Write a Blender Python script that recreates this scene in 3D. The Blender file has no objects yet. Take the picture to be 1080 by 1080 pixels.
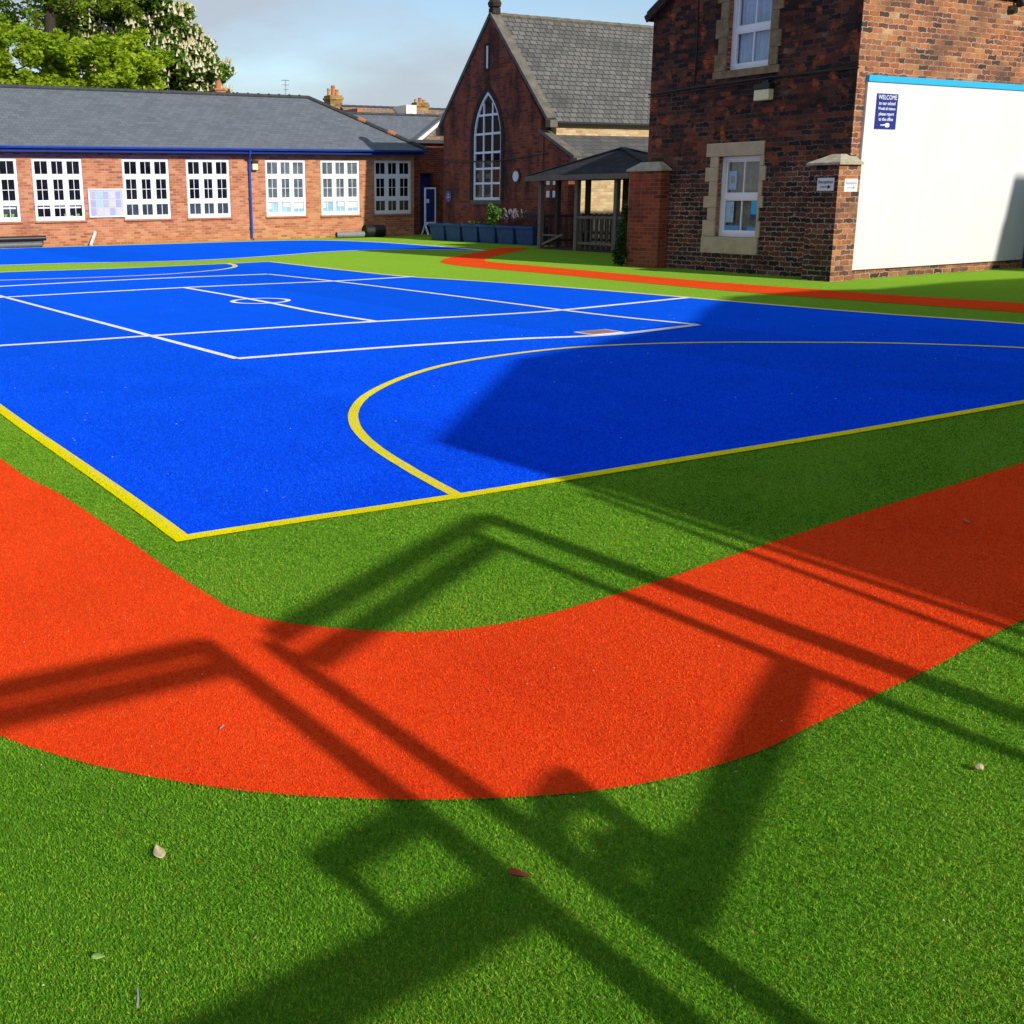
import bpy, bmesh, math, random
import numpy as np
from mathutils import Vector, Matrix
from mathutils.geometry import tessellate_polygon

random.seed(7)
RNG = np.random.default_rng(11)
SC = bpy.context.scene
COL = SC.collection
SUN = Vector((0.10, -1.0, 0.52))          # towards the sun

# ------------------------------------------------------------------ helpers
def link(name, me, mat=None, parent=None):
    o = bpy.data.objects.new(name, me)
    COL.objects.link(o)
    if mat is not None:
        for m in (mat if isinstance(mat, (list, tuple)) else [mat]):
            me.materials.append(m)
    if parent is not None:
        o.parent = parent
        q, inv = parent, Vector((0, 0, 0))
        while q is not None:                # parents are only translated
            inv += q.location
            q = q.parent
        o.location = -inv
    return o

def tag(o, label=None, cat=None, group=None, kind=None):
    if label: o['label'] = label
    if cat: o['category'] = cat
    if group: o['group'] = group
    if kind: o['kind'] = kind
    return o

def thing(name, label, cat, loc=(0, 0, 0), group=None):
    o = bpy.data.objects.new(name, None)
    COL.objects.link(o)
    o.location = loc
    o.empty_display_size = 0.2
    return tag(o, label, cat, group)

class MB:
    """collects shapes in world coordinates, links them as one mesh"""
    def __init__(s): s.v = []; s.f = []; s.m = []
    def add(s, vs, fs, mi=0):
        b = len(s.v)
        s.v += [tuple(map(float, p)) for p in vs]
        s.f += [tuple(i + b for i in f) for f in fs]
        s.m += [mi] * len(fs)
        return s
    def box(s, x0, x1, y0, y1, z0, z1, mi=0):
        if x0 > x1: x0, x1 = x1, x0
        if y0 > y1: y0, y1 = y1, y0
        if z0 > z1: z0, z1 = z1, z0
        v = [(x0,y0,z0),(x1,y0,z0),(x1,y1,z0),(x0,y1,z0),(x0,y0,z1),(x1,y0,z1),(x1,y1,z1),(x0,y1,z1)]
        return s.add(v, [(0,3,2,1),(4,5,6,7),(0,1,5,4),(1,2,6,5),(2,3,7,6),(3,0,4,7)], mi)
    def bar(s, a, b, w, h=None, up=(0,0,1), mi=0):
        h = w if h is None else h
        a, b = Vector(a), Vector(b); d = (b - a).normalized()
        u = Vector(up)
        if abs(d.dot(u)) > .98: u = Vector((0,1,0))
        r = d.cross(u).normalized() * w/2; t = r.cross(d).normalized() * h/2
        v = [p + sx*r + sz*t for p in (a, b) for sx, sz in ((-1,-1),(1,-1),(1,1),(-1,1))]
        return s.add(v, [(3,2,1,0),(4,5,6,7),(0,1,5,4),(1,2,6,5),(2,3,7,6),(3,0,4,7)], mi)
    def tube(s, pts, r, n=10, mi=0, caps=True):
        pts = [Vector(p) for p in pts]
        rs = r if isinstance(r, (list, tuple)) else [r]*len(pts)
        b = []; fs = []
        for i, p in enumerate(pts):
            d = (pts[min(i+1, len(pts)-1)] - pts[max(i-1, 0)]).normalized()
            u = Vector((0,0,1)) if abs(d.z) < .95 else Vector((0,1,0))
            e1 = d.cross(u).normalized(); e2 = d.cross(e1).normalized()
            for k in range(n):
                a = 2*math.pi*k/n
                b.append(p + rs[i]*(math.cos(a)*e1 + math.sin(a)*e2))
        for i in range(len(pts)-1):
            for k in range(n):
                k2 = (k+1) % n
                fs.append((i*n+k, i*n+k2, (i+1)*n+k2, (i+1)*n+k))
        if caps:
            fs.append(tuple(range(n-1, -1, -1))); fs.append(tuple((len(pts)-1)*n+k for k in range(n)))
        return s.add(b, fs, mi)
    def prism(s, poly, axis, a0, a1, mi=0):
        """poly in the two other axes (order y,z for axis 0; x,z for 1; x,y for 2)"""
        n = len(poly)
        def P(q, a):
            if axis == 0: return (a, q[0], q[1])
            if axis == 1: return (q[0], a, q[1])
            return (q[0], q[1], a)
        v = [P(q, a0) for q in poly] + [P(q, a1) for q in poly]
        f = [tuple(range(n)), tuple(range(2*n-1, n-1, -1))]
        f += [(i, i+n, (i+1) % n + n, (i+1) % n) for i in range(n)]
        return s.add(v, f, mi)
    def build(s, name, mat=None, parent=None, bevel=0, smooth=False):
        me = bpy.data.meshes.new(name)
        me.from_pydata(s.v, [], s.f)
        bm = bmesh.new(); bm.from_mesh(me)
        bmesh.ops.recalc_face_normals(bm, faces=bm.faces)
        bm.to_mesh(me); bm.free()
        if any(s.m): me.polygons.foreach_set('material_index', s.m)
        if smooth: me.polygons.foreach_set('use_smooth', [True]*len(me.polygons))
        o = link(name, me, mat, parent)
        if bevel:
            md = o.modifiers.new('bevel', 'BEVEL'); md.width = bevel; md.segments = 2
            md.limit_method = 'ANGLE'; md.angle_limit = math.radians(40)
        return o

def soup(name, V, F, tint, mat, parent=None):
    """big mesh out of numpy arrays, one random tint per face"""
    me = bpy.data.meshes.new(name)
    k = F.shape[1]
    me.vertices.add(len(V)); me.vertices.foreach_set('co', V.astype(np.float32).ravel())
    me.loops.add(F.size); me.loops.foreach_set('vertex_index', F.astype(np.int32).ravel())
    me.polygons.add(len(F))
    me.polygons.foreach_set('loop_start', np.arange(0, F.size, k, dtype=np.int32))
    at = me.attributes.new('tint', 'FLOAT', 'FACE'); at.data.foreach_set('value', tint.astype(np.float32))
    me.update(); me.validate()
    return link(name, me, mat, parent)

# ------------------------------------------------------------------ materials
class N:
    def __init__(s, name):
        s.mat = bpy.data.materials.new(name); s.mat.use_nodes = True
        s.t = s.mat.node_tree; s.t.nodes.clear()
        s.out = s.t.nodes.new('ShaderNodeOutputMaterial')
    def new(s, typ, **kw):
        n = s.t.nodes.new(typ)
        for k, v in kw.items(): setattr(n, k, v)
        return n
    def set(s, n, i, v):
        if isinstance(v, bpy.types.NodeSocket): s.t.links.new(v, n.inputs[i])
        elif v is not None: n.inputs[i].default_value = v
    def math(s, op, a, b=0.0, c=None):
        n = s.new('ShaderNodeMath', operation=op); s.set(n, 0, a); s.set(n, 1, b)
        if c is not None: s.set(n, 2, c)
        return n.outputs[0]
    def noise(s, vec, scale, detail=3, rough=.55):
        n = s.new('ShaderNodeTexNoise'); s.set(n, 'Vector', vec); n.inputs['Scale'].default_value = scale
        n.inputs['Detail'].default_value = detail; n.inputs['Roughness'].default_value = rough
        return n.outputs[0]
    def ramp(s, fac, stops, interp='LINEAR'):
        n = s.new('ShaderNodeValToRGB'); n.color_ramp.interpolation = interp
        e = n.color_ramp.elements
        while len(e) > 1: e.remove(e[-1])
        e[0].position = stops[0][0]; e[0].color = (*stops[0][1], 1)
        for p, c in stops[1:]:
            k = e.new(p); k.color = (*c, 1)
        s.set(n, 0, fac); return n.outputs[0]
    def mix(s, fac, a, b, mode='MIX'):
        n = s.new('ShaderNodeMix', data_type='RGBA', blend_type=mode)
        s.set(n, 0, fac)
        for i, v in ((6, a), (7, b)):
            if isinstance(v, tuple) and len(v) == 3: v = (*v, 1)
            s.set(n, i, v)
        return n.outputs[2]
    def remap(s, v, a, b, c, d):
        n = s.new('ShaderNodeMapRange'); s.set(n, 0, v)
        for i, q in enumerate((a, b, c, d)): n.inputs[i+1].default_value = q
        return n.outputs[0]
    def pos(s): return s.new('ShaderNodeNewGeometry').outputs['Position']
    def scaled(s, vec, sc):
        n = s.new('ShaderNodeVectorMath', operation='MULTIPLY'); s.set(n, 0, vec); n.inputs[1].default_value = sc
        return n.outputs[0]
    def finish(s, col, rough=.8, bump=None, bstr=.3, bdist=.01, spec=.3, **kw):
        p = s.new('ShaderNodeBsdfPrincipled')
        if isinstance(col, tuple): col = (*col, 1) if len(col) == 3 else col
        s.set(p, 'Base Color', col); s.set(p, 'Roughness', rough); s.set(p, 'Specular IOR Level', spec)
        for k, v in kw.items(): s.set(p, k, v)
        if bump is not None:
            b = s.new('ShaderNodeBump'); s.set(b, 'Height', bump)
            b.inputs['Strength'].default_value = bstr; b.inputs['Distance'].default_value = bdist
            s.t.links.new(b.outputs[0], p.inputs['Normal'])
        s.t.links.new(p.outputs[0], s.out.inputs[0])
        return s.mat

def plain(name, col, rough=.6, var=.12, scale=9, spec=.4, metal=0.0, bump=0.1):
    n = N(name); p = n.pos()
    f = n.noise(p, scale, 4); g = n.noise(p, scale*9, 2)
    k = n.math('ADD', n.math('MULTIPLY', f, .7), n.math('MULTIPLY', g, .3))
    c0 = tuple(c*(1-var) for c in col); c1 = tuple(min(1, c*(1+var)) for c in col)
    return n.finish(n.ramp(k, [(.3, c0), (.7, c1)]), rough, bump=g, bstr=bump, bdist=.004, spec=spec, Metallic=metal)

def brickmat(name, stops, mortar, bw=.25, bh=.085, joint=.012, soot=None, soot_scale=(1,1,1), soot_range=(.45,.7), u_axis='xy', rough=.9, z_scale=1.0, blotch=None, bumpd=.008, wob=.004, mortar2=None, low=None):
    """masonry / slate courses: a random colour for each unit, joints, weathering"""
    n = N(name); p = n.pos()
    sp = n.new('ShaderNodeSeparateXYZ'); n.set(sp, 0, p)
    u = n.math('ADD', sp.outputs[0], sp.outputs[1]) if u_axis == 'xy' else sp.outputs[u_axis]
    w = n.math('MULTIPLY', n.math('SUBTRACT', n.noise(p, 14, 2), .5), wob*4)
    u = n.math('ADD', u, w); v = n.math('ADD', n.math('MULTIPLY', sp.outputs[2], z_scale), w)
    vr = n.math('DIVIDE', v, bh); row = n.math('FLOOR', vr)
    half = n.math('MULTIPLY', n.math('MODULO', n.math('ABSOLUTE', row), 2.0), .5)
    uc = n.math('ADD', n.math('DIVIDE', u, bw), half); col = n.math('FLOOR', uc)
    cb = n.new('ShaderNodeCombineXYZ'); n.set(cb, 0, col); n.set(cb, 1, row)
    wn = n.new('ShaderNodeTexWhiteNoise', noise_dimensions='2D'); n.set(wn, 'Vector', cb.outputs[0])
    rnd = wn.outputs[0]
    big = n.noise(p, .9, 3)
    sel = n.math('ADD', n.math('MULTIPLY', rnd, .72), n.math('MULTIPLY', n.remap(big, .3, .7, 0, 1), .28))
    c = n.ramp(sel, stops)
    if low is not None:
        lowm = n.remap(n.math('ADD', sp.outputs[2], n.math('MULTIPLY', n.noise(p, .8, 3), 1.4)), 2.75, 3.15, 1, 0)
        c = n.mix(lowm, c, n.ramp(rnd, low[0])); mortar = n.mix(lowm, mortar, low[1])
    c = n.mix(.55, c, n.ramp(n.noise(p, 45, 4), [(.25, (.55,.55,.55)), (.75, (1.25,1.25,1.25))]), 'MULTIPLY')
    if blotch is not None:
        bf = n.remap(n.noise(p, blotch[1], 4), .56, .66, 0, blotch[2])
        if low is not None: bf = n.math('MULTIPLY', bf, n.remap(lowm, 0, 1, 1, .25))
        c = n.mix(bf, c, n.mix(n.math('MULTIPLY', rnd, .6), blotch[0], (.10,.03,.015)))
    fu = n.math('FRACT', uc); fv = n.math('FRACT', vr)
    du = n.math('MULTIPLY', n.math('MINIMUM', fu, n.math('SUBTRACT', 1.0, fu)), bw)
    dv = n.math('MULTIPLY', n.math('MINIMUM', fv, n.math('SUBTRACT', 1.0, fv)), bh)
    d = n.math('MINIMUM', du, dv)
    face = n.remap(d, joint*.35, joint*.65, 0, 1)
    if mortar2 is not None:
        mortar = n.mix(n.remap(n.math('ADD', n.noise(p, 1.1, 4), n.math('MULTIPLY', sp.outputs[2], .07)), .60, .86, 0, 1), mortar, mortar2)
    c = n.mix(face, mortar, c)
    if soot is not None:
        sv = n.noise(n.scaled(p, soot_scale), 1.0, 5, .62)
        c = n.mix(n.remap(sv, soot_range[0], soot_range[1], 0, .85), c, soot)
    h = n.math('ADD', face, n.math('MULTIPLY', n.noise(p, 60, 3), .5))
    h = n.math('ADD', h, n.math('MULTIPLY', rnd, .3))
    return n.finish(c, rough, bump=h, bstr=.6, bdist=bumpd, spec=.25)

def turfmat(name, dark, mid, light, speck=None, sheen=.22, tint=None):
    """artificial turf pile seen from above: fine grain of fibres and gaps"""
    n = N(name); p = n.pos()
    g1 = n.noise(p, 260, 2, .6); g2 = n.noise(p, 90, 3, .6); g3 = n.noise(p, 1.1, 3); g4 = n.noise(n.scaled(p, (1, .15, 1)), 5, 2)
    k = n.math('ADD', n.math('MULTIPLY', g1, .5), n.math('MULTIPLY', g2, .5))
    c = n.ramp(k, [(.33, dark), (.5, mid), (.68, light)])
    c = n.mix(.35, c, n.ramp(n.math('ADD', n.math('MULTIPLY', g3, .6), n.math('MULTIPLY', g4, .4)), [(.35, (.78,.78,.78)), (.65, (1.18,1.18,1.18))]), 'MULTIPLY')
    sx = n.new('ShaderNodeSeparateXYZ'); n.set(sx, 0, p)         # rolls two metres wide, laid with slightly different nap
    ru = n.math('DIVIDE', n.math('ADD', sx.outputs[0], n.math('MULTIPLY', n.noise(p, .6, 1), .10)), 2.05)
    wn = n.new('ShaderNodeTexWhiteNoise', noise_dimensions='1D'); n.set(wn, 'W', n.math('FLOOR', ru))
    c = n.mix(1.0, c, n.ramp(wn.outputs[0], [(0, (.90,.90,.90)), (1, (1.08,1.08,1.08))]), 'MULTIPLY')
    fr = n.math('FRACT', ru)
    c = n.mix(n.remap(n.math('MINIMUM', fr, n.math('SUBTRACT', 1.0, fr)), .0015, .005, .45, 0), c, dark)
    if speck is not None:
        c = n.mix(n.remap(n.noise(p, 150, 0), .74, .77, 0, .8), c, speck)
    return n.finish(c, 1.0, bump=k, bstr=.9, bdist=.012, spec=0.0, **{'Sheen Weight': sheen, 'Sheen Roughness': .5, 'Sheen Tint': (*(tint or [min(1, q*1.6) for q in light]), 1)})

def tintmat(name, stops, rough=.6, spec=.25, trans=0.25):
    n = N(name)
    a = n.new('ShaderNodeAttribute', attribute_name='tint')
    c = n.ramp(a.outputs['Fac'], stops)
    p = n.new('ShaderNodeBsdfPrincipled'); n.set(p, 'Base Color', c); n.set(p, 'Roughness', rough); n.set(p, 'Specular IOR Level', spec)
    if trans:
        t = n.new('ShaderNodeBsdfTranslucent'); n.set(t, 0, c)
        m = n.new('ShaderNodeMixShader'); m.inputs[0].default_value = trans
        n.t.links.new(p.outputs[0], m.inputs[1]); n.t.links.new(t.outputs[0], m.inputs[2])
        n.t.links.new(m.outputs[0], n.out.inputs[0])
    else:
        n.t.links.new(p.outputs[0], n.out.inputs[0])
    return n.mat

def glassmat(name, col, rough=.06, var=.5):
    n = N(name); p = n.pos()
    f = n.noise(p, 1.7, 2)
    c = n.ramp(f, [(.35, tuple(c*(1-var) for c in col)), (.65, tuple(c*(1+var) for c in col))])
    return n.finish(c, rough, spec=.22)

M = {}
G_D, G_M, G_L = (.028,.085,.006), (.075,.195,.013), (.15,.33,.024)
R_D, R_M, R_L = (.62,.034,.007), (.85,.064,.011), (.96,.105,.018)
B_D, B_M, B_L = (.0,.046,.64), (.002,.082,.86), (.010,.145,.98)
M['turf'] = turfmat('green_turf', G_D, G_M, G_L, (.20,.12,.02), .75, (.34,.56,.05))
M['red'] = turfmat('red_turf', R_D, R_M, R_L)
M['blue'] = turfmat('blue_turf', B_D, B_M, B_L)
M['yellow'] = turfmat('yellow_turf', (.84,.64,.0), (.94,.76,.0), (.99,.86,.01))
M['white_line'] = turfmat('white_turf', (.72,.74,.75), (.85,.86,.86), (.93,.93,.92))
M['blade_g'] = tintmat('green_fibre', [(0,(.030,.118,.005)), (.45,(.094,.285,.013)), (.85,(.215,.47,.026)), (.97,(.34,.48,.05)), (1,(.32,.18,.03))], .8, .05, .2)
M['blade_r'] = tintmat('red_fibre', [(0,(.62,.032,.006)), (.5,(.86,.066,.011)), (1,(.97,.125,.022))], .8, .05, .2)
M['blade_b'] = tintmat('blue_fibre', [(0,(0,.042,.64)), (.5,(.001,.080,.86)), (1,(.010,.15,.98))], .8, .05, .2)
M['blade_y'] = tintmat('yellow_fibre', [(0,(.88,.68,0)), (1,(.99,.88,.01))], .8, .05, .2)
M['earth'] = plain('far_ground', (.10,.11,.07), .95, .3, 2, .1)
M['brick_orange'] = brickmat('orange_brick', [(0,(.30,.085,.035)), (.3,(.46,.155,.065)), (.6,(.56,.21,.095)), (.85,(.62,.28,.13)), (1,(.40,.12,.05))], (.46,.30,.20), soot=(.22,.075,.04), soot_scale=(.5,.5,3.0), soot_range=(.58,.85), joint=.014)
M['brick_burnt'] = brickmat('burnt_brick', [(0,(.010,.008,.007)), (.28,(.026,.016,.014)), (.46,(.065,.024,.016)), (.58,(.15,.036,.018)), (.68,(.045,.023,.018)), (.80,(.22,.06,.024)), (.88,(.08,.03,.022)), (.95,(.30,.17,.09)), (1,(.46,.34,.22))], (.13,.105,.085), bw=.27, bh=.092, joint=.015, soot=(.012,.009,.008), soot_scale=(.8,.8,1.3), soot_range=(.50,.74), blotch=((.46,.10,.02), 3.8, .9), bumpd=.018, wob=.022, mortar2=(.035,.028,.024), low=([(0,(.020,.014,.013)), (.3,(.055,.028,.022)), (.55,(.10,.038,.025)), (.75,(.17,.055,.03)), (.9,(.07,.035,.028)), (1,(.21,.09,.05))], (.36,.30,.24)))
M['brick_sunny'] = brickmat('sunlit_brick', [(0,(.03,.02,.018)), (.20,(.09,.045,.03)), (.36,(.28,.09,.04)), (.50,(.48,.17,.055)), (.60,(.14,.06,.04)), (.72,(.52,.21,.07)), (.83,(.34,.14,.06)), (.91,(.52,.34,.16)), (1,(.60,.47,.30))], (.42,.33,.25), bw=.27, bh=.092, joint=.016, soot=(.10,.06,.045), soot_scale=(.9,.9,1.3), soot_range=(.46,.72), blotch=((.48,.15,.045), 2.2, .6), bumpd=.018, wob=.018)  # more orange and cream bricks, with sunlight painted into the lighter colour
M['brick_red'] = brickmat('red_brick', [(0,(.10,.022,.012)), (.35,(.22,.045,.02)), (.7,(.32,.075,.03)), (1,(.14,.035,.02))], (.20,.13,.10), joint=.013, wob=.005, soot=(.03,.016,.013), soot_scale=(1.2,1.2,.5), soot_range=(.52,.7))
M['brick_chapel'] = brickmat('chapel_brick', [(0,(.09,.026,.016)), (.35,(.19,.045,.022)), (.7,(.30,.075,.03)), (1,(.13,.045,.03))], (.16,.10,.08), joint=.011, soot=(.022,.014,.012), soot_scale=(1,1.5,.4), soot_range=(.47,.66), blotch=((.50,.115,.030), 1.6, .85), wob=.008)
M['brick_cream'] = brickmat('cream_brick', [(0,(.40,.24,.11)), (.4,(.55,.38,.19)), (.75,(.62,.47,.27)), (1,(.34,.15,.07))], (.48,.38,.26), bw=.26, bh=.10, joint=.014, bumpd=.012)
M['slate_plain'] = brickmat('blue_slate', [(0,(.115,.128,.152)), (.5,(.14,.155,.18)), (1,(.165,.178,.20))], (.09,.10,.12), bw=.28, bh=.21, joint=.016, u_axis=0, z_scale=2.25, rough=.75, bumpd=.012, wob=.004, soot=(.10,.105,.11), soot_scale=(.5,.5,.9), soot_range=(.56,.85))
M['slate_old'] = brickmat('old_slate', [(0,(.085,.083,.08)), (.35,(.125,.12,.113)), (.7,(.165,.155,.142)), (.9,(.11,.107,.105)), (1,(.20,.165,.135))], (.03,.03,.03), bw=.27, bh=.20, joint=.030, u_axis=0, z_scale=1.34, rough=.8, bumpd=.03, wob=.012, soot=(.055,.052,.048), soot_scale=(.35,.35,1), soot_range=(.48,.75))
M['slate_aisle'] = brickmat('aisle_slate', [(0,(.075,.075,.075)), (.5,(.098,.096,.094)), (1,(.125,.12,.113))], (.04,.04,.04), bw=.36, bh=.24, joint=.02, u_axis=0, z_scale=2.0, rough=.75, bumpd=.015)
M['tile_brown'] = brickmat('brown_tile', [(0,(.17,.11,.075)), (.5,(.26,.18,.13)), (1,(.33,.24,.18))], (.10,.07,.05), bw=.25, bh=.2, joint=.02, u_axis=0, z_scale=1.8, bumpd=.02)
M['felt'] = brickmat('felt_shingle', [(0,(.020,.022,.025)), (.5,(.030,.033,.037)), (1,(.044,.046,.05))], (.015,.015,.017), bw=.30, bh=.16, joint=.012, u_axis=1, z_scale=2.6, rough=.95, bumpd=.005)
M['stone'] = plain('sandstone', (.47,.38,.25), .9, .18, 5, .2, bump=.5)
M['stone_old'] = plain('weathered_stone', (.23,.17,.09), .95, .45, 6, .15, bump=.7)
M['stone_cap'] = plain('lichen_stone', (.40,.36,.26), .95, .35, 9, .15, bump=.7)
M['soot_stone'] = plain('sooty_stone', (.045,.035,.028), .95, .4, 8, .1, bump=.6)
M['coping'] = plain('grey_coping', (.135,.122,.10), .95, .4, 4, .15, bump=.6)
n = N('white_render'); p = n.pos()
st = n.noise(n.scaled(p, (3.0, 3.0, .35)), 1.3, 4); bl_ = n.noise(p, .9, 3)
c = n.ramp(n.math('ADD', n.math('MULTIPLY', st, .5), n.math('MULTIPLY', bl_, .5)), [(.32, (.665,.665,.655)), (.5, (.695,.695,.69)), (.7, (.72,.72,.715))])
sx = n.new('ShaderNodeSeparateXYZ'); n.set(sx, 0, p)
c = n.mix(n.remap(n.math('ADD', sx.outputs[2], n.math('MULTIPLY', n.noise(p, 5, 3), .5)), .25, .65, .16, 0), c, (.45,.42,.34))
fr = n.math('FRACT', n.math('DIVIDE', n.math('SUBTRACT', sx.outputs[0], 17.54), 1.22))
c = n.mix(n.remap(fr, 0.0, .006, .12, 0), c, (.35,.35,.33))
M['render'] = n.finish(c, .75, bump=n.noise(p, 40, 3), bstr=.2, bdist=.004, spec=.3)
M['white'] = plain('white_upvc', (.80,.81,.82), .35, .03, 3, .45, bump=.02)
M['white_wood'] = plain('white_painted_wood', (.74,.74,.72), .55, .06, 6, .3)
M['blue_paint'] = plain('dark_blue_paint', (.010,.024,.16), .3, .15, 4, .5)
M['blue_gutter'] = plain('blue_gutter_paint', (.016,.075,.36), .3, .15, 4, .5)
M['navy'] = plain('navy_sign', (.012,.022,.22), .35, .05, 4, .4)
M['cyan'] = plain('cyan_paint', (.02,.42,.78), .4, .05, 4, .4)
M['tub'] = plain('blue_plastic_tub', (.022,.070,.19), .6, .3, 5, .25)
M['soil'] = plain('soil', (.04,.028,.018), 1, .4, 30, .05, bump=.8)
M['black'] = plain('black_plastic', (.014,.014,.015), .45, .2, 8, .4)
M['grey_metal'] = plain('grey_metal', (.30,.31,.32), .4, .15, 8, .5, metal=.6)
M['lens'] = plain('yellowed_lens', (.75,.70,.36), .3, .12, 12, .5)
M['lead'] = plain('lead_ridge', (.045,.048,.052), .75, .35, 8, .3)
M['terracotta'] = plain('terracotta', (.42,.17,.08), .85, .25, 10, .2)
M['yellow_brick'] = brickmat('yellow_stock_brick', [(0,(.30,.16,.05)), (.5,(.46,.28,.09)), (1,(.22,.10,.05))], (.30,.22,.12), soot=(.05,.03,.02), soot_scale=(1,1,1.4), soot_range=(.5,.75))
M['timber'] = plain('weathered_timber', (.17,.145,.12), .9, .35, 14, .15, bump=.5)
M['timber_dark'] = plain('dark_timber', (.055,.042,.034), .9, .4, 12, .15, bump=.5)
M['glass_dark'] = glassmat('dark_window_glass', (.010,.011,.013))
M['glass_slate'] = glassmat('slate_blind_glass', (.040,.052,.062), .2, .4)
M['glass_blue'] = glassmat('blue_blind_glass', (.30,.50,.62), .25, .12)
M['glass_grey'] = glassmat('grey_blind_glass', (.10,.125,.14), .2, .3)
M['glass_brown'] = glassmat('brown_blind_glass', (.085,.065,.04), .25, .3)
M['bark'] = plain('bark', (.045,.036,.028), .95, .4, 18, .1, bump=.8)
M['paper'] = plain('white_paper', (.72,.74,.75), .7, .04, 6, .2)
M['paper_blue'] = plain('pale_blue_paper', (.34,.52,.66), .7, .08, 6, .2)
M['ink'] = plain('black_ink', (.02,.02,.022), .6, .1, 6, .2)
M['ink_grey'] = plain('grey_ink', (.33,.34,.36), .6, .1, 6, .2)
M['leaf_pale'] = plain('pale_dry_leaf', (.62,.52,.30), .7, .2, 60, .2)
M['leaf_green'] = plain('fresh_leaf', (.30,.46,.12), .6, .2, 60, .3)
M['leaf_brown'] = plain('brown_dry_leaf', (.36,.085,.04), .7, .4, 60, .2)
M['pebble'] = plain('pebble', (.50,.38,.22), .8, .25, 40, .2, bump=.6)
M['twig'] = plain('grey_twig', (.24,.25,.26), .8, .3, 40, .2)
M['petal'] = plain('white_petal', (.80,.80,.76), .7, .05, 40, .2)

# ------------------------------------------------------------------ ground
YELLOW=[(1.60,25.5),(1.62,14),(1.63,8.80),(1.66,6.76),(1.68,5.43),(1.68,4.88)]
YELLOW2=[(1.68,4.88),(2.21,4.86),(3.24,4.81),(4.70,4.79),(6.41,4.76),(8.39,4.77),(13.7,4.80)]
DCURVE=[(3.23,4.82),(3.30,5.36),(3.42,6.02),(3.57,6.55),(3.77,7.01),(4.02,7.42),(4.33,7.80),(4.77,8.20),(5.29,8.57),(5.90,8.87),(6.68,9.05),(7.38,9.10),(7.98,9.00),(8.65,8.76),(9.28,8.41),(9.90,7.97),(10.39,7.60),(10.84,7.13),(11.30,6.50),(11.6,5.7),(11.7,4.82)]
FARB=[(11.45,25.56),(11.42,22.03),(11.48,19.25),(11.82,17.82),(12.16,16.26),(12.46,14.26),(12.65,12.46),(12.81,10.63),(13.00,9.26),(13.34,7.71),(13.7,4.80)]
TOPB=[(1.60,25.5),(5.15,25.75),(7.40,25.40),(10.12,25.43),(11.45,25.56)]
LA=[(3.62,21.5),(3.75,19.44),(4.05,13.82),(4.24,10.33)]
LB=[(4.24,10.33),(5.83,10.22),(7.41,10.00),(8.27,9.74),(8.98,9.70),(10.11,9.85)]
LC=[(10.11,9.85),(9.94,11.02),(9.88,12.11),(9.88,13.35),(9.86,16.01),(9.76,18.96),(9.55,21.41)]
LD=[(9.55,21.41),(6.77,21.70),(3.62,21.5)]
LE=[(1.66,12.82),(3.23,12.68),(4.18,12.64),(6.46,12.48),(8.98,12.18),(9.90,12.16),(11.29,12.33),(12.59,12.50)]
LF=[(1.64,19.0),(3.68,19.10),(7.04,19.15),(9.68,18.85),(11.6,18.91)]
LG=[(6.89,19.13),(6.95,17.28),(6.96,15.38),(6.93,13.93),(7.04,12.44)]
FARD=[(1.62,24.2),(3.2,23.6),(4.53,23.20),(6.30,22.80),(7.82,22.80),(9.08,23.28),(9.80,23.93),(10.18,24.72),(10.30,25.44)]
BAND_T=[(-6,37.9),(7.68,37.95),(12.29,37.61),(16.24,37.40),(18.2,36.6),(19.0,34.4),(19.11,32.17),(18.95,29.0),(18.59,26.46)]
BAND_L=[(-6,28.9),(5.57,28.50),(8.91,27.50),(10.82,27.35),(13.16,28.14),(15.07,28.95),(17.12,28.62),(18.59,26.46)]
RED_OUT=[(-.1,27),(-.05,12),(.0,6),(.12,4.5),(.30,3.72),(0.51,3.26),(0.61,3.08),(0.77,2.85),(1.01,2.59),(1.22,2.42),(1.43,2.28),(1.66,2.16),(1.89,2.07),(2.12,2.02),(2.41,2.005),(2.64,2.03),(3.01,2.07),(3.46,2.12),(4.04,2.20),(6.2,2.4),(9.5,2.75),(13,3.1),(15,3.9),(15.9,5.4),(16.0,7.2),(15.78,9.15),(15.50,10.75),(15.36,12.43),(15.22,14.73),(15.36,17.52),(15.52,19.96),(15.56,21.36),(15.65,22.13),(15.98,22.72),(17.21,24.02),(19.80,26.18),(20.56,27.0)]
RED_IN=[(1.1,27),(1.15,12),(1.28,7.10),(1.38,6.07),(1.44,5.19),(1.475,4.46),(1.505,4.10),(1.535,3.86),(1.65,3.64),(1.83,3.45),(2.03,3.30),(2.23,3.22),(2.49,3.19),(2.77,3.20),(3.23,3.25),(3.77,3.33),(4.70,3.45),(5.62,3.55),(6.50,3.65),(9.5,3.95),(12.6,4.2),(14.0,4.7),(14.6,6.2),(14.57,8.44),(14.40,9.86),(14.15,11.75),(14.05,13.54),(14.14,16.17),(14.22,18.21),(14.18,19.52),(14.20,20.75),(14.34,21.80),(14.76,22.85),(15.80,24.08),(17.82,25.76),(19.63,27.35),(20.2,27.7)]
COURT = YELLOW + YELLOW2[1:] + FARB[::-1][1:] + TOPB[::-1][1:-1]
RED = RED_OUT + RED_IN[::-1]

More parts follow.
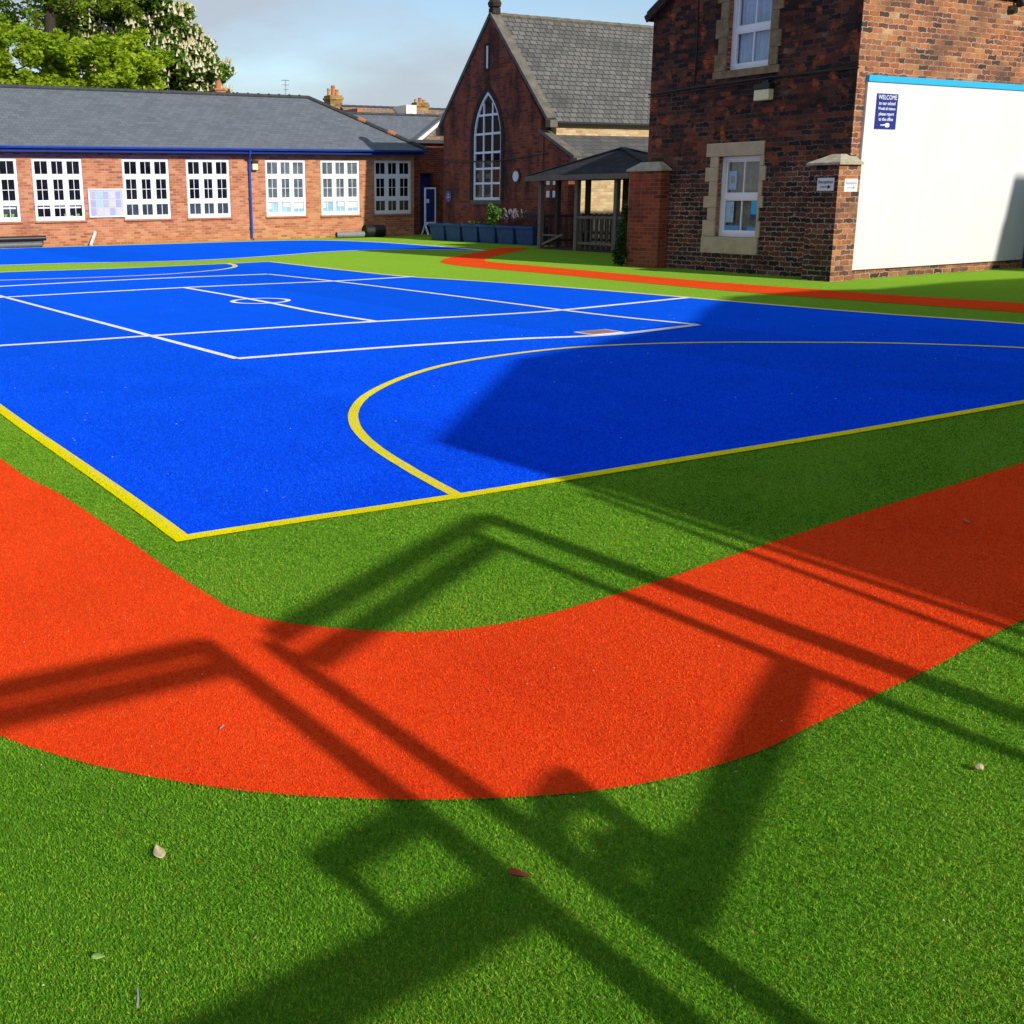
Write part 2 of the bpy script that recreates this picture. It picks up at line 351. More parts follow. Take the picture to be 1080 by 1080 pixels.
def smooth_line(pts, sub=5):
    out = []
    P = [Vector(p) for p in pts]
    for i in range(len(P)-1):
        p0, p1, p2, p3 = P[max(i-1,0)], P[i], P[i+1], P[min(i+2, len(P)-1)]
        for k in range(sub):
            t = k/sub
            out.append(.5*((2*p1) + (p2-p0)*t + (2*p0-5*p1+4*p2-p3)*t*t + (3*p1-p0-3*p2+p3)*t**3))
    out.append(P[-1])
    return [(q.x, q.y) for q in out]

def sheet(name, poly, z, mat, **kw):
    bm = bmesh.new()
    vs = [bm.verts.new((x, y, z)) for x, y in poly]
    for tri in tessellate_polygon([[Vector((x, y, 0)) for x, y in poly]]):
        try: bm.faces.new([vs[i] for i in tri])
        except ValueError: pass
    bmesh.ops.recalc_face_normals(bm, faces=bm.faces)
    if sum(q.normal.z for q in bm.faces) < 0:
        for q in bm.faces: q.normal_flip()
    me = bpy.data.meshes.new(name); bm.to_mesh(me); bm.free()
    return link(name, me, mat, kw.get('parent'))

def strip(mb, pts, w, z, jit=.0):
    P = [Vector(p) for p in pts]; L = []; R = []
    for i, p in enumerate(P):
        d = (P[min(i+1, len(P)-1)] - P[max(i-1, 0)]).normalized()
        nrm = Vector((-d.y, d.x)) * (w/2)
        j = Vector((random.uniform(-jit, jit), random.uniform(-jit, jit)))
        L.append(p + nrm + j); R.append(p - nrm + j)
    v = [(q.x, q.y, z) for q in L] + [(q.x, q.y, z) for q in R]
    n = len(P)
    mb.add(v, [(i+n, i+n+1, i+1, i) for i in range(n-1)])

# far ground, a sheet out to the horizon
mb = MB()
rings = [(60, 48), (220, 48), (900, 48)]
vs = []; fs = []
for r, n in rings:
    vs += [(r*math.cos(2*math.pi*k/n)+12, r*math.sin(2*math.pi*k/n)+15, -.008) for k in range(n)]
fs.append(tuple(range(48)))
for a in range(2):
    fs += [(a*48+k, a*48+(k+1) % 48, (a+1)*48+(k+1) % 48, (a+1)*48+k) for k in range(48)]
mb.add(vs, fs)
tag(mb.build('ground', M['earth']), kind='structure')
tag(sheet('turf', [(-7,-8),(34,-8),(34,39.2),(-7,39.2)], 0, M['turf']), 'green artificial turf around the court and path', kind='structure')
court = tag(sheet('court', COURT, .004, M['blue']), 'bright blue artificial turf ball court', kind='structure')
band = tag(sheet('blue_path', smooth_line(BAND_T) + smooth_line(BAND_L)[::-1][1:-1], .004, M['blue']), 'far blue strip along the long classroom block', kind='structure')
tag(sheet('path', smooth_line(RED_OUT) + smooth_line(RED_IN)[::-1], .0055, M['red']), 'orange red running path looping round the court', kind='structure')
mb = MB()
strip(mb, smooth_line(YELLOW, 3)[:-1] + [(1.68, 4.835)], .088, .0085, .002)
strip(mb, [(1.637, 4.877)] + smooth_line(YELLOW2, 4)[1:], .086, .0088, .002)
mb.build('boundary_marking', M['yellow'], court)
mb = MB(); strip(mb, smooth_line(DCURVE, 6), .076, .0084, .0015); mb.build('goal_circle_marking', M['yellow'], court)
mb = MB(); strip(mb, smooth_line(FARB, 4), .115, .0082, .002); strip(mb, smooth_line(TOPB, 4), .13, .0083, .002)
strip(mb, smooth_line(FARD, 5), .12, .0084, .002)
M['pale_yellow'] = turfmat('pale_yellow_turf', (.55,.46,.16), (.74,.64,.28), (.85,.76,.4))
mb.build('boundary_marking', M['pale_yellow'], court)
mb = MB()
for k, (L, w) in enumerate(((LA, .085), (LB, .125), (LC, .10), (LD, .17), (LE, .13), (LF, .16), (LG, .10))):
    strip(mb, smooth_line(L, 4), w, .0086 + .0004*k, .002)
strip(mb, [(6.97+.43*math.cos(a), 15.94+.43*math.sin(a)) for a in np.linspace(0, 2*math.pi, 41)], .085, .0118)
mb.build('netball_marking', M['white_line'], court)
mb = MB(); strip(mb, smooth_line(BAND_T, 4), .14, .0082, .002); strip(mb, smooth_line(BAND_L, 4), .14, .0083, .002)
mb.build('edge_marking', M['white_line'], band)

# turf pile standing up near the camera (fibres)
def in_poly(px, py, poly):
    inside = np.zeros(len(px), bool); n = len(poly)
    for i in range(n):
        x0, y0 = poly[i]; x1, y1 = poly[(i+1) % n]
        c = ((y0 > py) != (y1 > py)) & (px < (x1-x0)*(py-y0)/((y1-y0) + 1e-12) + x0)
        inside ^= c
    return inside
def seg_dist(px, py, pts):
    d = np.full(len(px), 9.)
    for (x0, y0), (x1, y1) in zip(pts, pts[1:]):
        l2 = (x1-x0)**2 + (y1-y0)**2
        t = np.clip(((px-x0)*(x1-x0) + (py-y0)*(y1-y0))/l2, 0, 1)
        d = np.minimum(d, np.hypot(px-x0-t*(x1-x0), py-y0-t*(y1-y0)))
    return d
NB = 2300000
r = (RNG.random(NB) * (15.0**.42 - 1.35**.42) + 1.35**.42) ** (1/.42)
ang = np.radians(RNG.uniform(4, 122, NB))
keep = RNG.random(NB) < np.clip((15.0 - r)/8.5, 0, 1)**1.3
r, ang = r[keep], ang[keep]; NB = len(r)
bx_, by_ = r*np.cos(ang), r*np.sin(ang)
is_red = in_poly(bx_, by_, smooth_line(RED_OUT) + smooth_line(RED_IN)[::-1])
dy = np.minimum(seg_dist(bx_, by_, smooth_line(YELLOW, 3) + smooth_line(YELLOW2, 3)), seg_dist(bx_, by_, smooth_line(DCURVE, 3)))
is_yel = dy < .041
is_blue = in_poly(bx_, by_, COURT) & ~is_yel
patch = np.zeros(NB)
for k in range(9):
    a, b, c = RNG.uniform(-7, 7, 3)
    patch += np.sin(a*bx_ + b*by_ + c)/9
def blades(name, sel, mat, label, h0):
    x, y, rr = bx_[sel], by_[sel], r[sel]
    n = len(x)
    w = (.00055 + .00045*rr)*RNG.uniform(.7, 1.3, n); h = h0*RNG.uniform(.4, 1.1, n)
    a = RNG.uniform(0, 2*np.pi, n); la = RNG.uniform(0, 2*np.pi, n); ln = h*RNG.uniform(.1, 1.1, n)
    V = np.empty((n, 3, 3))
    V[:,0] = np.stack([x - w*np.cos(a), y - w*np.sin(a), np.full(n, .004)], 1)
    V[:,1] = np.stack([x + w*np.cos(a), y + w*np.sin(a), np.full(n, .004)], 1)
    V[:,2] = np.stack([x + ln*np.cos(la), y + ln*np.sin(la), h + .004], 1)
    t = np.clip(RNG.random(n)*.86 + .10 + .25*patch[sel], 0, .98)
    t[RNG.random(n) < .006] = 1.0
    o = soup(name, V.reshape(-1, 3), np.arange(3*n).reshape(n, 3), t, mat)
    return tag(o, label, kind='stuff')
blades('green_grass', ~is_red & ~is_yel & ~is_blue, M['blade_g'], 'green fibres of the artificial grass in the foreground', .0088)
blades('red_grass', is_red, M['blade_r'], 'orange red fibres of the running path turf', .0085)
blades('blue_grass', is_blue, M['blade_b'], 'blue fibres of the court turf', .008)
blades('yellow_grass', is_yel, M['blade_y'], 'yellow fibres of the court line turf', .008)

# ------------------------------------------------------------------ classroom block
FY = 38.4
sch = thing('classroom_block', 'long low orange brick classroom block with blue gutter and slate hipped roof', 'building', (15, FY, 0))
WINX = [(3.2,4.85), (6.55,8.31), (8.80,10.45), (11.83,13.49), (14.13,15.76), (17.17,18.80), (19.44,21.10), (21.75,23.41)]
WZ0, WZ1 = .845, 2.866
mb = MB()
x = -6.0
for a, b in WINX:                                     # brickwork between, below and above the openings
    mb.box(x, a, FY, FY+.3, 0, 3.2); mb.box(a, b, FY, FY+.3, 0, WZ0); mb.box(a, b, FY, FY+.3, WZ1, 3.2); x = b
mb.box(x, 23.55, FY, FY+.3, 0, 3.2)
mb.box(23.25, 23.55, FY+.3, 46.4, 0, 3.2)
mb.box(-6, 23.25, 46.1, 46.4, 0, 3.2)
mb.box(-6, -5.7, FY+.3, 46.1, 0, 3.2)
mb.build('wall', M['brick_orange'], sch)
mb = MB()
E0, E1, RY, RZ, RX = (-6.5, 38.02), (23.9, 46.78), 42.4, 5.42, 20.96
mb.add([(-6.5,38.02,3.24),(23.9,38.02,3.24),(23.9,46.78,3.24),(-6.5,46.78,3.24),(-3.5,RY,RZ),(RX,RY,RZ)],
       [(0,1,5,4),(1,2,5),(2,3,4,5),(3,0,4),(3,2,1,0)])
roof = mb.build('roof', M['slate_plain'], sch)
mb = MB()
mb.tube([(-3.5,RY,RZ+.02),(RX,RY,RZ+.02)], .085, 8)
for k in range(54):
    xx = -3.3 + k*.45
    mb.tube([(xx,RY,RZ+.035),(xx+.06,RY,RZ+.035)], .098, 8)
for a, b in (((RX,RY,RZ),(23.9,38.02,3.26)), ((RX,RY,RZ),(23.9,46.78,3.26))):
    a, b = Vector(a), Vector(b)
    for k in range(16):
        p, q = a.lerp(b, k/16), a.lerp(b, (k+1.06)/16)
        mb.tube([p+Vector((0,0,.035)), q+Vector((0,0,.01))], [.075, .10], 8)
mb.build('ridge_tile', M['lead'], roof)
for k in (7, 11): 
    mb = MB()
    a, b = Vector((RX,RY,RZ)), Vector((23.9,38.02,3.26))
    mb.tube([a.lerp(b, k/16)+Vector((0,0,.055)), a.lerp(b, (k+1)/16)+Vector((0,0,.05))], .10, 8)
    mb.build('hip_tile', M['terracotta'], roof)
mb = MB(); mb.box(-6.4, 23.78, 38.03, 38.06, 3.06, 3.235); mb.box(-6.4, 23.5, 38.06, FY, 3.16, 3.2)
mb.build('fascia', M['blue_paint'], sch)
mb = MB()
prof = [(math.cos(a)*.075, math.sin(a)*.075) for a in np.linspace(math.pi, 2*math.pi, 9)] + [(.06, 0), (-.06, 0)]
mb.prism([(37.95+p, 3.24+q) for p, q in prof], 0, -6.5, 23.95)
mb.build('gutter', M['blue_gutter'], sch)
mb = MB()
mb.tube([(16.42,37.95,3.18),(16.42,37.99,3.08),(16.52,38.28,2.88),(16.52,38.31,2.7),(16.52,38.31,.12),(16.52,38.22,.04)], .042, 10)
for z in (2.55, 1.5, .45): mb.box(16.46, 16.58, 38.30, FY, z-.02, z+.02)
mb.build('downpipe', M['blue_gutter'], sch)
mb = MB(); mb.box(17.5, 17.98, 43.75, 44.25, 4.4, 5.72); mb.box(17.46, 18.02, 43.71, 44.29, 5.72, 5.80)
ch = mb.build('chimney', M['brick_orange'], sch)
mb = MB(); mb.tube([(17.74,44,5.8),(17.74,44,6.12)], [.12,.09], 10); mb.build('chimney_pot', M['terracotta'], ch)

def classroom_window(a, b, glass, low, extra=None):
    """three columns and three rows of lights in a white frame, set in its opening"""
    w = b - a; d0, d1 = FY+.03, FY+.10
    mb = MB()
    mb.box(a, a+.065, d0, d1, WZ0, WZ1); mb.box(b-.065, b, d0, d1, WZ0, WZ1)
    mb.box(a+.065, b-.065, d0, d1, WZ1-.07, WZ1); mb.box(a+.065, b-.065, d0, d1, WZ0, WZ0+.12)
    h = WZ1-WZ0
    r1, r2 = WZ0 + h*.715, WZ0 + h*.285                 # transoms
    for z in (r1, r2): mb.box(a+.065, b-.065, d0-.004, d1, z-.055, z+.055)
    cw = (w-.13)/3
    rows = ((WZ0+.12, r2-.055), (r2+.055, r1-.055), (r1+.055, WZ1-.07))
    for k in (1, 2):
        xm = a+.065+cw*k
        for z0, z1 in rows: mb.box(xm-.05, xm+.05, d0-.002, d1, z0, z1)
    for k in range(3):
        xl = a+.065+cw*k + (.05 if k else 0); xr = a+.065+cw*(k+1) - (.05 if k < 2 else 0)
        xm = (xl+xr)/2
        for i, (z0, z1) in enumerate(rows):             # opening casement rims and glazing bars
            rim = .045 if i == 1 else .02
            mb.box(xl, xl+rim, d0+.006, d1, z0, z1); mb.box(xr-rim, xr, d0+.006, d1, z0, z1)
            mb.box(xl+rim, xr-rim, d0+.006, d1, z0, z0+rim); mb.box(xl+rim, xr-rim, d0+.006, d1, z1-rim, z1)
            mb.box(xm-.010, xm+.010, d0+.03, d1-.01, z0+rim, z1-rim)
            if i == 1:
                zm = (z0+z1)/2
                mb.box(xl+rim, xm-.010, d0+.032, d1-.012, zm-.010, zm+.010); mb.box(xm+.010, xr-rim, d0+.032, d1-.012, zm-.010, zm+.010)
    win = mb.build('window', M['white'], sch)
    MB().box(a+.06, b-.06, d0+.045, d0+.055, r2, WZ1-.06).build('pane', M[glass], win)
    MB().box(a+.06, b-.06, d0+.045, d0+.055, WZ0+.1, r2-.001).build('pane', M[low], win)
    mb = MB(); mb.box(a-.05, b+.05, FY-.06, FY+.029, WZ0-.06, WZ0); mb.build('sill', M['terracotta'], win)
    if extra == 'papers':
        for (u0, u1, v0, v1) in ((.44,.60,.17,.36), (.66,.94,.14,.34), (.05,.14,.14,.3)):
            MB().box(a+u0*w, a+u1*w, d0+.038, d0+.044, WZ0+v0*h*.95, WZ0+v1*h*.78).build('paper', M['paper'], win)
    if extra == 'plants':
        mb = MB(); mb.box(a+.07*w, b-.07*w, d0+.040, d0+.044, r2-.17, r2-.12); mb.build('shelf', M['white'], win)
        for u in (.60, .73, .86):
            mb = MB(); mb.tube([(a+u*w, d0+.034, WZ0+.12), (a+u*w+.01, d0+.034, WZ0+.17+.1*random.random())], [.03, .06], 7)
            mb.build('plant', M['leaf_green'], win)
    return win
specs = [('glass_dark','glass_dark','plants'), ('glass_dark','glass_slate','plants'), ('glass_dark','glass_dark','plants'), ('glass_dark','glass_slate',None), ('glass_dark','glass_slate',None),
         ('glass_grey','glass_blue','papers'), ('glass_grey','glass_blue','papers'), ('glass_dark','glass_brown',None)]
for (a, b), sp_ in zip(WINX, specs): classroom_window(a, b, *sp_)

def lettering(txt, size, parent, mat, org, right, up=(0,0,1), name='lettering', bold=.0, align='CENTER', width=None):
    cu = bpy.data.curves.new(name, 'FONT'); cu.body = txt; cu.size = size; cu.align_x = align; cu.align_y = 'CENTER'
    cu.extrude = .0015; cu.offset = bold
    o = bpy.data.objects.new(name, cu); COL.objects.link(o); cu.materials.append(mat)
    R_, U_ = Vector(right), Vector(up); Nn = R_.cross(U_)
    m = Matrix((R_, U_, Nn)).transposed().to_4x4(); m.translation = Vector(org) - parent.location
    bpy.context.view_layer.update()
    me = bpy.data.meshes.new_from_object(o.evaluated_get(bpy.context.evaluated_depsgraph_get()))
    bpy.data.objects.remove(o); bpy.data.curves.remove(cu)
    o = bpy.data.objects.new(name, me); COL.objects.link(o)
    if not me.materials: me.materials.append(mat)
    o.parent = parent; o.matrix_local = m
    return o

# notice board between two windows
M['paper_dull'] = plain('dull_white_paper', (.50,.50,.55), .6, .06, 6, .2)
nb = thing('notice_board', 'white notice board of faded papers between two classroom windows', 'notice board', (11.2, FY, .95))
mb = MB(); mb.box(10.62, 11.76, 38.36, FY-.001, .97, 1.84); mb.build('panel', M['paper_dull'], nb)
mb = MB()
for x0, x1, z0, z1 in ((10.58,11.80,.93,.97),(10.58,11.80,1.84,1.88),(10.58,10.62,.97,1.84),(11.76,11.80,.97,1.84)): mb.box(x0, x1, 38.34, FY-.001, z0, z1)
mb.build('frame', M['white_wood'], nb)
mpap = [M['paper_blue'], plain('lilac_paper', (.36,.36,.52), .7), plain('grey_paper', (.40,.41,.45), .7), plain('cream_paper', (.55,.53,.48), .7)]
random.seed(3)
for i in range(5):
    for j in range(3):
        x0 = 10.66 + i*.218; z0 = 1.0 + j*.275
        MB().box(x0, x0+.17, 38.352-.001*((i+j) % 2), 38.359, z0, z0+.23).build('paper', random.choice(mpap), nb)

def floodlight(name, label, loc, face, w, h):
    t = thing(name, label, 'floodlight', loc)
    x, y, z = loc
    def bx(mb, u0, u1, v0, v1, d0, d1):
        if face == 'Y': mb.box(x+u0, x+u1, y-d1, y-d0, z+v0, z+v1)
        else: mb.box(x-d1, x-d0, y-u1, y-u0, z+v0, z+v1)
    mb = MB(); bx(mb, -w/2, w/2, h*.66, h, .0, .16); bx(mb, -w*.2, w*.2, h, h*1.2, 0, .06); mb.build('housing', M['black'], t, .01)
    mb = MB(); bx(mb, -w/2+.01, w/2-.01, 0, h*.65, .005, .15); mb.build('lens', M['lens'], t, .015)
    return t
floodlight('floodlight', 'small round hooded floodlight beside the blue downpipe', (16.72, FY-.001, 2.5), 'Y', .24, .34)

# ------------------------------------------------------------------ link block, annexe and houses behind
lk = thing('link_block', 'dark brick link wall between classroom block and chapel', 'building', (24.6, 39, 0))
mb = MB(); mb.box(23.556, 24.15, 38.9, 39.2, 0, 2.4); mb.box(24.75, 27.5, 38.9, 39.2, 0, 2.4); mb.box(23.556, 27.5, 38.9, 39.2, 2.4, 3.55)
mb.build('wall', M['brick_red'], lk)
mb = MB(); mb.box(24.15, 24.75, 39.12, 39.18, 0, 2.4); mb.build('door', M['blue_paint'], lk)
mb = MB(); mb.box(23.5, 27.6, 38.7, 39.4, 3.55, 3.68); mb.build('roof', M['lead'], lk)
db = thing('display_board', 'upright blue display board in white frame beside the blue tubs', 'display board', (24.05, 37.8, 0))
mb = MB(); mb.box(23.72, 24.12, 37.78, 37.81, .52, 1.78); mb.build('panel', M['blue_paint'], db)
mb = MB()
for x0, x1, z0, z1 in ((23.66,23.72,.42,1.84),(24.12,24.18,.42,1.84),(23.72,24.12,1.78,1.84),(23.72,24.12,.42,.52)): mb.box(x0, x1, 37.77, 37.82, z0, z1)
mb.build('frame', M['white'], db)
mb = MB(); mb.box(23.70, 23.86, 37.769, 37.779, 1.25, 1.40); mb.build('notice', M['paper'], db)
for sx in (23.69, 24.15):
    mb = MB(); mb.bar((sx,37.8,.43),(sx,37.55,.02),.05,.05); mb.bar((sx,37.8,.43),(sx,38.05,.02),.05,.05); mb.build('foot', M['white'], db)

an = thing('annexe', 'low annexe with white bargeboards and brown tile hung gable', 'building', (28.4, 42, 0))
mb = MB(); mb.prism([(25.6,0),(31.3,0),(31.3,3.5),(28.45,5.5),(25.6,3.5)], 1, 42, 42.2); mb.build('wall', M['tile_brown'], an)
mb = MB()
for s in (-1, 1):
    a = Vector((28.45, 41.86, 5.62)); b = Vector((28.45+3.05*s, 41.86, 3.47))
    mb.bar(a, b, .06, .17, up=(0,0,1))
mb.build('bargeboard', M['white_wood'], an)
mb = MB()
for s in (-1, 1):
    mb.prism([(28.45,5.66),(28.45+3.2*s,3.46),(28.45+3.2*s,3.53),(28.45,5.74)], 1, 41.8, 42.25)
mb.build('roof', M['slate_plain'], an)

def backhouse(name, label, x0, x1, y0, y1, ez, rz, wall, roofm, gable=True, loc=None):
    t = thing(name, label, 'house', ((x0+x1)/2, (y0+y1)/2, 0))
    ym = (y0+y1)/2
    mb = MB(); mb.prism([(y0,0),(y1,0),(y1,ez),(ym,rz),(y0,ez)], 0, x0, x1); mb.build('wall', wall, t)
    mb = MB()
    s = (rz-ez)/(ym-y0)
    for y_, sg in ((y0-.25, 1), (y1+.25, -1)):
        ze = ez - .25*s
        mb.prism([(y_, ze+.03), (ym, rz+.03), (ym, rz+.14), (y_, ze+.14)], 0, x0-.06, x1+.15)
    r_ = mb.build('roof', roofm, t)
    mb = MB()
    k = int((x1-x0)/.45)
    for i in range(k):
        xa = x0 + (x1-x0)*i/k
        mb.tube([(xa,ym,rz+.13),(xa+.43,ym,rz+.15)], .09, 7)
    mb.build('ridge_tile', M['lead'], r_)
    return t
M['buff_pot'] = plain('buff_clay', (.42,.28,.12), .85, .25, 10, .2)
def stack(parent, x, y, z0, z1, w, d, pots, mat, ps=1.0):
    mb = MB(); mb.box(x-w/2, x+w/2, y-d/2, y+d/2, z0, z1-.25); mb.box(x-w/2-.05, x+w/2+.05, y-d/2-.05, y+d/2+.05, z1-.25, z1-.12); mb.box(x-w/2, x+w/2, y-d/2, y+d/2, z1-.12, z1)
    c = mb.build('chimney', mat, parent)
    for i in range(pots):
        px = x + (i-(pots-1)/2)*w/max(1, pots)
        hh = (.55, .8, .5, .65)[i % 4]*ps
        mb = MB(); mb.tube([(px,y,z1),(px,y,z1+hh*.75),(px,y,z1+hh*.78),(px,y,z1+hh)], [.13,.10,.13,.12], 9); mb.build('chimney_pot', M['buff_pot'] if i != 1 else M['terracotta'], c)
    return c
h1 = backhouse('slate_house', 'plain slate roofed house showing above the hip of the classroom block', 25.0, 33.6, 43.4, 51.6, 3.3, 5.12, M['brick_red'], M['slate_plain'])
h2 = backhouse('tiled_house', 'brown tiled house far behind with a short chimney and white dormer', 31.6, 42, 56.5, 62.5, 4.3, 6.45, M['brick_red'], M['tile_brown'])
stack(h2, 37.0, 59.6, 5.8, 6.95, .85, .6, 3, M['yellow_brick'], .35)
mb = MB(); mb.box(35.0, 35.7, 57.9, 59.5, 5.2, 6.65); mb.build('dormer', M['white_wood'], h2)
mb = MB(); mb.box(31.25, 31.59, 57.0, 62, 4.6, 6.3); mb.build('parapet', M['terracotta'], h2)
h3 = backhouse('terrace_house', 'house hidden behind the hip with tall yellow brick chimney stack', 27, 31.8, 58.4, 63.0, 4.0, 5.8, M['brick_red'], M['slate_plain'])
stack(h3, 31.3, 60.0, 4.8, 7.2, .8, .8, 3, M['yellow_brick'], .7)
ta = thing('tv_aerial', 'thin television aerial rising above the classroom roof', 'aerial', (28.6, 60.7, 5.8))
mb = MB(); mb.tube([(28.6,60.7,5.9),(28.6,60.7,8.05)], .022, 6); mb.build('pole', M['grey_metal'], ta)
for k, z in enumerate((8.0, 7.75, 7.5, 7.2)): MB().tube([(28.35+.06*k,60.7,z),(28.85-.04*k,60.7,z)], .018, 5).build('crossbar', M['grey_metal'], ta)

# ------------------------------------------------------------------ chapel
CX = 22.2
cp = thing('chapel', 'dark red brick chapel with steep slate roof and tall lancet window', 'chapel', (CX, 31.4, 0))
LY0, LY1, LZ0, LSP, LZT = 30.71, 32.32, 1.37, 3.35, 4.88           # lancet
lc = (LY0+LY1)/2; hw = (LY1-LY0)/2
def lancet(y0, y1, zs, zt, n=14):
    """pointed arch outline from right foot over the apex to the left foot"""
    c = (y0+y1)/2; w = (y1-y0)/2; hgt = zt-zs
    rad = (hgt*hgt + w*w)/(2*w)
    out = []
    for i in range(n+1):
        a = math.asin(hgt/rad)*i/n
        out.append((y0 + rad - rad*math.cos(a), zs + rad*math.sin(a)))
    left = [(2*c - y, z) for y, z in out[::-1][1:]]
    return out + left
def wall_with_hole(mb, outer, hole, x0, x1):
    bm = bmesh.new()
    edges = []
    for loop in (outer, hole):
        vs = [bm.verts.new((x0, y, z)) for y, z in loop]
        edges += [bm.edges.new((vs[i], vs[(i+1) % len(vs)])) for i in range(len(vs))]
    bmesh.ops.triangle_fill(bm, edges=edges, use_beauty=True)
    g = bmesh.ops.extrude_face_region(bm, geom=list(bm.faces))
    for v in [e for e in g['geom'] if isinstance(e, bmesh.types.BMVert)]: v.co.x = x1
    bm.verts.index_update()
    mb.add([v.co for v in bm.verts], [[v.index for v in f.verts] for f in bm.faces])
    bm.free()
outer = [(34.18,0),(34.18,4.07),(31.4,7.12),(28.62,3.9),(28.62,3.35),(27.15,2.62),(27.15,0)]
hole = [(LY0,LZ0)] + lancet(LY0, LY1, LSP, LZT) + [(LY1,LZ0)]
mb = MB(); wall_with_hole(mb, outer, hole, CX, CX+.4)
mb.box(CX+.4, 38, 33.78, 34.18, 0, 4.05)
mb.box(37.6, 38, 27.55, 33.78, 0, 4.0)
mb.build('wall', M['brick_chapel'], cp)
mb = MB(); mb.box(CX+.4, 38, 27.15, 27.5, 0, 2.62); mb.box(CX+.4, 38, 28.37, 28.7, 2.9, 3.68)
mb.build('aisle_wall', M['brick_cream'], cp)
mb = MB()
mb.prism([(28.28,3.62),(31.4,7.10),(31.4,7.22),(28.28,3.74)], 0, CX+.16, 38.2)
mb.prism([(34.5,3.72),(31.4,7.10),(31.4,7.22),(34.5,3.84)], 0, CX+.16, 38.2)
crf = mb.build('roof', M['slate_old'], cp)
mb = MB()
for k in range(36): mb.tube([(CX+.2+.44*k,31.4,7.20),(CX+.63+.44*k,31.4,7.215)], .10, 7)
mb.build('ridge_tile', M['coping'], crf)
mb = MB(); mb.prism([(28.62,3.36),(26.93,2.52),(26.93,2.62),(28.549,3.43),(28.549,3.46)], 0, CX+.16, 38.2)
mb.build('aisle_roof', M['slate_aisle'], cp)
MB().tube([(CX+.3,28.22,3.68),(38.2,28.22,3.68)], .055, 8).build('gutter', M['black'], cp)
MB().tube([(CX+.3,26.9,2.54),(38.2,26.9,2.54)], .055, 8).build('gutter', M['black'], cp)
mb = MB()
for a, b in (((31.4,7.24),(28.3,3.80)), ((31.4,7.24),(34.48,3.86)), ((28.72,3.50),(26.95,2.62))):
    d = Vector((b[0]-a[0], b[1]-a[1])); nn = Vector((-d.y, d.x)).normalized()
    if nn.y < 0: nn = -nn
    nn *= .05
    mb.prism([(a[0]+nn.x, a[1]+nn.y), (b[0]+nn.x, b[1]+nn.y), (b[0]-nn.x, b[1]-nn.y), (a[0]-nn.x, a[1]-nn.y)], 0, CX-.05, CX+.30)
mb.box(CX-.04, CX+.24, 28.12, 28.36, 3.55, 3.76); mb.box(CX-.04, CX+.34, 26.80, 27.1, 2.35, 2.60); mb.box(CX-.04, CX+.34, 34.4, 34.62, 3.6, 3.85)
mb.build('coping', M['coping'], cp)
mb = MB(); mb.box(CX, CX+.3, 31.28, 31.52, 7.24, 7.42)
mb.tube([(CX+.15,31.4,7.40),(CX+.15,31.4,7.46),(CX+.15,31.4,7.58),(CX+.15,31.4,7.70),(CX+.15,31.4,7.74)], [.10,.20,.23,.16,.03], 9)
mb.build('finial', M['soot_stone'], cp)
# lancet window: frame, panes, stone hood and sill
mb = MB()
fx0, fx1 = CX+.015, CX+.10
arch_o = lancet(LY0+.001, LY1-.001, LSP, LZT-.002); arch_i = lancet(LY0+.085, LY1-.085, LSP, LZT-.13)
po = [(LY0+.001,LZ0+.001)] + arch_o + [(LY1-.001,LZ0+.001)]
pi_ = [(LY0+.085,LZ0+.09)] + arch_i + [(LY1-.085,LZ0+.09)]
wall_with_hole(mb, po, pi_, fx0, fx1)
def arch_half(z, c=lc, y0=LY0+.085, y1=LY1-.085, zs=LSP, zt=LZT-.13):
    if z <= zs: return (y1-y0)/2
    w = (y1-y0)/2; hgt = zt-zs; rad = (hgt*hgt+w*w)/(2*w)
    return max(0, w - rad + math.sqrt(max(0, rad*rad-(z-zs)**2)))
bars = (1.92, 2.40, 2.92, 3.52, 4.12)
for z in bars:
    q = arch_half(z)
    mb.box(fx0+.002, fx1-.002, lc-q, lc+q, z-.035, z+.035)
for yy in (lc-.25, lc+.25):
    zt_ = LZ0+.09
    ztop = max(z for z in np.linspace(LZ0, LZT, 200) if arch_half(z) >= .25)
    lv = [LZ0+.09] + [z for z in bars if z < ztop] + [ztop]
    for i in range(len(lv)-1):
        mb.box(fx0+.004, fx1-.004, yy-.03, yy+.03, lv[i]+(.035 if i else 0), lv[i+1]-.035)
cw_ = mb.build('window', M['white_wood'], cp)
mb = MB(); mb.prism([(LY0+.05,LZ0+.05)] + lancet(LY0+.05, LY1-.05, LSP, LZT-.08) + [(LY1-.05,LZ0+.05)], 0, CX+.06, CX+.08)
mb.build('pane', M['glass_dark'], cw_)
mb = MB(); mb.box(CX-.06, CX+.014, LY0-.1, LY1+.1, LZ0-.14, LZ0); mb.build('sill', M['coping'], cw_)
mb = MB()
lo = lancet(LY0-.16, LY1+.16, LSP, LZT+.2); li = lancet(LY0-.002, LY1+.002, LSP, LZT+.004)
n_ = len(lo)
vs = [(CX-.03, *p) for p in lo] + [(CX-.03, *p) for p in li] + [(CX+.02, *p) for p in lo] + [(CX+.02, *p) for p in li]
fs = []
for i in range(n_-1):
    fs += [(i, i+1, i+1+n_, i+n_), (i+2*n_, i+3*n_, i+1+3*n_, i+1+2*n_), (i, i+2*n_, i+1+2*n_, i+1), (i+n_, i+1+n_, i+1+3*n_, i+3*n_)]
mb.add(vs, fs)
for y0, y1 in ((LY0-.16, LY0-.002), (LY1+.002, LY1+.16)): mb.box(CX-.03, CX+.02, y0, y1, LZ0, LSP)
mb.build('surround', M['soot_stone'], cw_)
